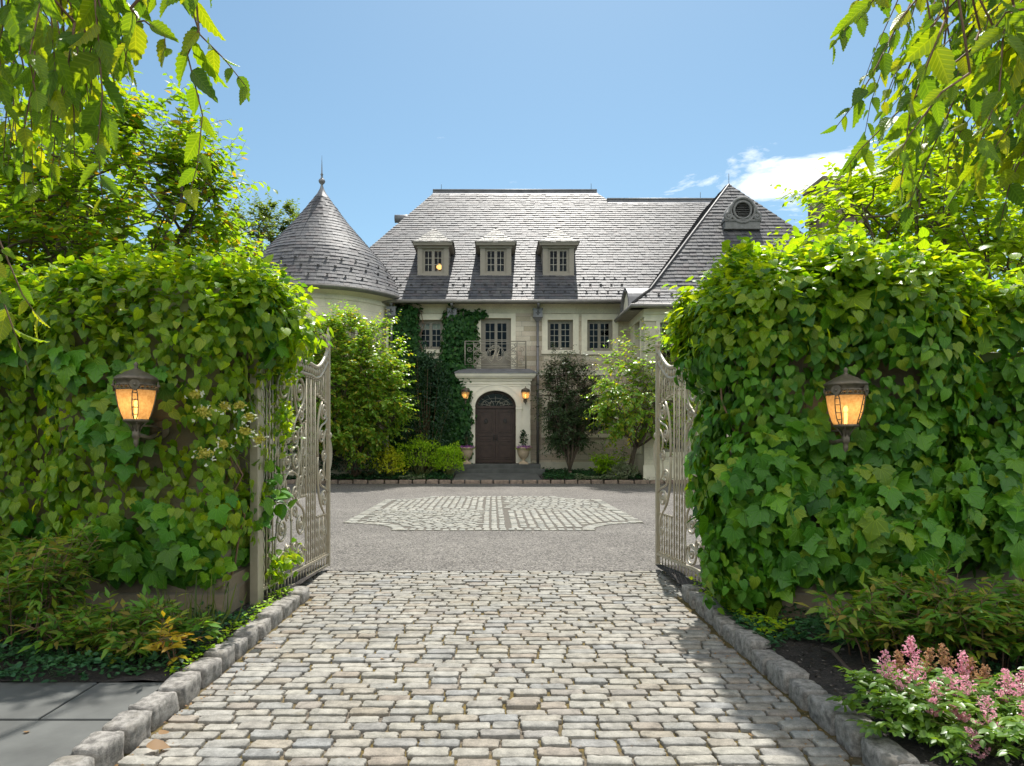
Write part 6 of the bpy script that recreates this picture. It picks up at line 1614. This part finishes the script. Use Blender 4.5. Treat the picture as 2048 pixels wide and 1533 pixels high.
# ---- astilbes
def astilbe(loc, plumes, label, seed):
    t = mk('astilbe', loc, label, 'flowers', 'pink astilbes by the right kerb'); rs = np.random.default_rng(seed); L0 = np.array(loc)
    P, D_, Nn, S = [], [], [], []; mb = MB()
    for k in range(34):
        a = rs.uniform(0, 6.28); r = rs.uniform(.05, .30); h = rs.uniform(.08, .22); tip = L0 + [math.cos(a) * r, math.sin(a) * r, h]
        mb.tube([(0, 0, 0), tuple((tip - L0) * [.5, .5, .7]), tuple(tip - L0)], .0025, 4)
        for q in range(3):
            pet = unit(np.array([math.cos(a), math.sin(a), .1]) + rs.normal(0, .8, 3) * [1, 1, .3]); side = np.cross(pet, UP)
            for w in range(9):
                f = (w // 2) / 4; sg = (1 if w % 2 else -1) if w < 8 else 0
                P.append(tip + pet * .11 * (f if w < 8 else 1)); D_.append(pet * .7 + side * sg + rs.normal(0, .15, 3) + [0, 0, -.15]); Nn.append(UP + rs.normal(0, .3, 3)); S.append(rs.uniform(.035, .062))
    mb.build('stem', M['stem_green'], t)
    leaves('foliage', T_OV, P, D_, Nn, S, M['astilbe'], t, wid=1.0, local=loc)
    for (x, y, z, h, w, mt) in plumes:
        Q, E, Nq, Z = [], [], [], []; tip = np.array([x, y, z]); b = tip - [(x - loc[0]) * .25, (y - loc[1]) * .25, h]; ax = tip - b
        for j in range(24):
            u = j / 24; c = b + ax * (.06 + .94 * u); a = j * 2.4; ln = w * 1.3 * (1 - u) ** .75 * rs.uniform(.7, 1.1) + .006
            d = unit(np.array([math.cos(a), math.sin(a), .65]))
            for q in range(int(6 + 14 * (1 - u))):
                s = rs.uniform(.1, 1); Q.append(c + d * ln * s + rs.normal(0, .0024, 3)); E.append(rs.normal(0, 1, 3) + d * .6); Nq.append(rs.normal(0, 1, 3)); Z.append(rs.uniform(.008, .0145))
        leaves('flower_plume', T_PETAL, Q, E, Nq, Z, M[mt], t, local=loc)
        m = MB(); m.tube([(0, 0, .05), tuple((b - L0) * [.8, .8, .6]), tuple(tip - L0)], [.004, .003, .0015], 4); m.build('flower_stem', M['stem_green'], t)
def pl(px, py, Y, h=.12, w=.045, mt='pink'): return (PX(px, Y), Y, PZ(py, Y) + .025, h * 1.4, w * 1.25, mt)
astilbe((2.27, 3.72, .085), [pl(1768, 1312, 3.72, .125, .05), pl(1822, 1282, 3.85, .09, .035), pl(1832, 1322, 3.7, .13, .05), pl(1798, 1372, 3.6, .10, .04), pl(1795, 1312, 3.85, .08, .03, 'bronze_floret'), pl(1862, 1305, 3.8, .10, .035, 'bronze_floret')], 'astilbe clump with the leftmost pink plumes, nearest the kerb', 1)
astilbe((2.52, 3.62, .085), [pl(1895, 1345, 3.6, .12, .05), pl(1865, 1375, 3.5, .12, .05), pl(1882, 1298, 3.75, .10, .035, 'bronze_floret'), pl(1932, 1362, 3.5, .12, .055), pl(1940, 1325, 3.7, .10, .035, 'bronze_floret'), pl(1972, 1342, 3.6, .08, .03, 'bronze_floret'), pl(1925, 1312, 3.7, .10, .03)], 'astilbe clump in the middle of the pink group, bronze buds among its plumes', 2)
astilbe((2.80, 3.62, .085), [pl(2012, 1348, 3.55, .13, .05), pl(2046, 1350, 3.6, .13, .05), pl(2000, 1395, 3.5, .09, .035), pl(2090, 1370, 3.5, .12, .05)], 'astilbe clump at the right edge of the picture, two tall pink plumes', 3)
astilbe((2.42, 3.28, .085), [pl(1972, 1402, 3.3, .14, .058), pl(1938, 1468, 3.2, .12, .05), pl(1905, 1420, 3.35, .06, .03)], 'astilbe clump lowest in the right corner, large pale pink plume', 4)
astilbe((2.78, 3.26, .085), [pl(2046, 1412, 3.25, .12, .05), pl(2075, 1460, 3.2, .12, .05)], 'astilbe clump in the bottom right corner, plume cut by the frame', 5)
astilbe((2.2, 3.42, .085), [pl(1868, 1408, 3.4, .07, .03)], 'leafy astilbe clump with hardly any flower, right against the kerb', 6)

# ---- litter and mulch
n = 2600; P = np.stack([rng.uniform(2.06, 3.4, n), rng.uniform(3.1, 5.5, n), np.full(n, .092)], 1) + rnd(n, .006)
o = leaves('mulch', T_PETAL, P, rnd(n) * [1, 1, .25], UP + rnd(n, .5), rng.uniform(.008, .03, n), M['mulch'], None, wid=.6, curl=.5); tag(o, kind='stuff')
n = 420; sd_ = rng.choice([-1, 1], n); yy = rng.uniform(2.6, 8.2, n)
P = np.stack([np.where(sd_ < 0, -1.85, 1.82 + .016 * (yy - 3.3)) - sd_ * np.abs(rng.normal(0, .10, n)), yy, np.full(n, .014)], 1)
P[:60, 0] = rng.uniform(-1.6, 1.6, 60)
o = leaves('leaf_litter', T_OV, P, rnd(n) * [1, 1, .2], UP + rnd(n, .4), rng.uniform(.008, .026, n), M['dry'], None, wid=1.0, curl=.6); tag(o, kind='stuff')
# ---- small things
mb = MB(); pts = [(PX(x, Y), Y, .10 + dz) for x, y, Y, dz in ((1646, 0, 4.85, .03), (1665, 0, 4.72, .05), (1690, 0, 4.5, .02), (1720, 0, 4.28, .015), (1752, 0, 4.10, .02), (1790, 0, 3.98, .015), (1840, 0, 3.9, .01))]
o = mb.tube(pts, .013, 8).build('garden_hose', M['hose']); tag(o, 'brown hose lying on the dark soil beside the right kerb', 'hose')
def dryleaf(px, py, size, ang, label, z=.02):
    Y = F * EYE / (py - HY); x = PX(px, Y)
    o = leaves('fallen_leaf', T_OV, [(0, 0, 0)], [(math.cos(ang), math.sin(ang), .12)], [(.1, -.3, 1)], size, M['dry'], None, wid=1.5, curl=.5); o.location = (x, Y, z)
    tag(o, label, 'leaf', 'fallen leaves on the paving')
dryleaf(292, 1512, .11, .3, 'largest curled brown leaf at the foot of the left kerb', .05); dryleaf(318, 1488, .07, 1.2, 'brown leaf standing on edge beside the largest fallen leaf', .05)
dryleaf(52, 1500, .035, 2, 'tiny dry leaf lying on the bluestone pavement', .09); dryleaf(1500, 1478, .04, .7, 'small rusty leaf on the setts near the right kerb'); dryleaf(1003, 1404, .035, 2.2, 'small dark leaf in the middle of the cobbled drive')
dryleaf(762, 1324, .035, 1.0, 'small reddish leaf on the setts left of the middle')

# ================================================================== LIGHT, SKY, CAMERA
SUN_EL, SUN_AZ = R(62), R(10)             # high, almost straight behind the house
w = bpy.data.worlds.new('World'); SC.world = w; w.use_nodes = True
nt = w.node_tree; nt.nodes.clear()
out = nt.nodes.new('ShaderNodeOutputWorld'); bg = nt.nodes.new('ShaderNodeBackground'); bg.inputs[1].default_value = .107
sky = nt.nodes.new('ShaderNodeTexSky'); sky.sky_type = 'NISHITA'; sky.sun_disc = False; sky.sun_elevation = SUN_EL; sky.sun_rotation = SUN_AZ
sky.air_density = 1.0; sky.dust_density = .6; sky.ozone_density = 1.6; sky.altitude = 50
tc = nt.nodes.new('ShaderNodeTexCoord'); sx = nt.nodes.new('ShaderNodeSeparateXYZ'); nt.links.new(tc.outputs['Generated'], sx.inputs[0])
def mth(op, a, b):
    n = nt.nodes.new('ShaderNodeMath'); n.operation = op
    for i, v in enumerate((a, b)):
        if isinstance(v, bpy.types.NodeSocket): nt.links.new(v, n.inputs[i])
        else: n.inputs[i].default_value = v
    return n.outputs[0]
zc = mth('MAXIMUM', sx.outputs[2], .05)
cx_ = mth('DIVIDE', sx.outputs[0], zc); cy_ = mth('DIVIDE', sx.outputs[1], zc)
cb = nt.nodes.new('ShaderNodeCombineXYZ'); nt.links.new(cx_, cb.inputs[0]); nt.links.new(cy_, cb.inputs[1])
nz = nt.nodes.new('ShaderNodeTexNoise'); nz.inputs['Scale'].default_value = 3.0; nz.inputs['Detail'].default_value = 8; nz.inputs['Roughness'].default_value = .58; nz.inputs['Distortion'].default_value = .3
nt.links.new(cb.outputs[0], nz.inputs['Vector'])
# clouds sit low in the east of the view: a soft patch of the dome
vd = nt.nodes.new('ShaderNodeVectorMath'); vd.operation = 'DISTANCE'
sc2 = nt.nodes.new('ShaderNodeCombineXYZ'); nt.links.new(mth('DIVIDE', cx_, 2.2), sc2.inputs[0]); nt.links.new(mth('DIVIDE', cy_, 1.6), sc2.inputs[1])
nt.links.new(sc2.outputs[0], vd.inputs[0]); vd.inputs[1].default_value = (1.22 / 2.2, 2.66 / 1.6, 0)
patch = ramp(nt, vd.outputs['Value'], [(.03, .34), (.36, .0)])
cl_ = mth('ADD', nz.outputs[0], patch.outputs[0])
mask = ramp(nt, cl_, [(.69, 0), (.84, .95)])
mx = nt.nodes.new('ShaderNodeMix'); mx.data_type = 'RGBA'
nt.links.new(mask.outputs[0], mx.inputs[0]); nt.links.new(mixc(nt, 1.0, sky.outputs[0], (.85, 1.0, .93), 'MULTIPLY'), mx.inputs[6]); mx.inputs[7].default_value = (9.5, 9.6, 9.8, 1)
# unseen cloud bank added behind the camera, to the north, to brighten the shade
fill_bnk = mth('ADD', mth('MULTIPLY', sx.outputs[1], -2.2), mth('MULTIPLY', nz.outputs[0], 1.6))
bm = ramp(nt, mth('MULTIPLY', fill_bnk, .5), [(.45, 0), (.62, 1)])
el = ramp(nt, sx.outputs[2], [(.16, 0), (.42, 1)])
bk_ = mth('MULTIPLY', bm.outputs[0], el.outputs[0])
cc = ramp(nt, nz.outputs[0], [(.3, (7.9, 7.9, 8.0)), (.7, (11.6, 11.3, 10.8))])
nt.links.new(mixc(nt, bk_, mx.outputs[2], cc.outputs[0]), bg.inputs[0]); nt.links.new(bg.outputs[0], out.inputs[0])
ld = bpy.data.lights.new('sun', 'SUN'); ld.energy = 4.8; ld.angle = R(.53); ld.color = (1, .96, .89)
so_ = bpy.data.objects.new('sun', ld); COL.objects.link(so_)
sd = Vector((math.sin(SUN_AZ) * math.cos(SUN_EL), math.cos(SUN_AZ) * math.cos(SUN_EL), math.sin(SUN_EL)))
so_.rotation_euler = sd.to_track_quat('Z', 'Y').to_euler(); so_.location = (0, 40, 60)
cam = bpy.data.cameras.new('camera'); co_ = bpy.data.objects.new('camera', cam); COL.objects.link(co_); SC.camera = co_
co_.location = (0, 0, EYE); co_.rotation_euler = (R(90), 0, 0)
cam.sensor_width = 36; cam.lens = F / 2048 * 36; cam.shift_x = (1024 - CX) / 2048; cam.shift_y = (HY - 766.5) / 2048
cam.clip_start = .05; cam.clip_end = 2000
SC.view_settings.view_transform = 'Standard'; SC.view_settings.look = 'None'; SC.view_settings.exposure = .55; SC.view_settings.gamma = 1
SC.cycles.use_denoising = True; SC.cycles.use_adaptive_sampling = True; SC.cycles.adaptive_threshold = .02
SC.cycles.max_bounces = 8; SC.cycles.diffuse_bounces = 4; SC.cycles.transparent_max_bounces = 12; SC.cycles.transmission_bounces = 6; SC.cycles.glossy_bounces = 3
SC.cycles.sample_clamp_indirect = 6; SC.cycles.blur_glossy = .5
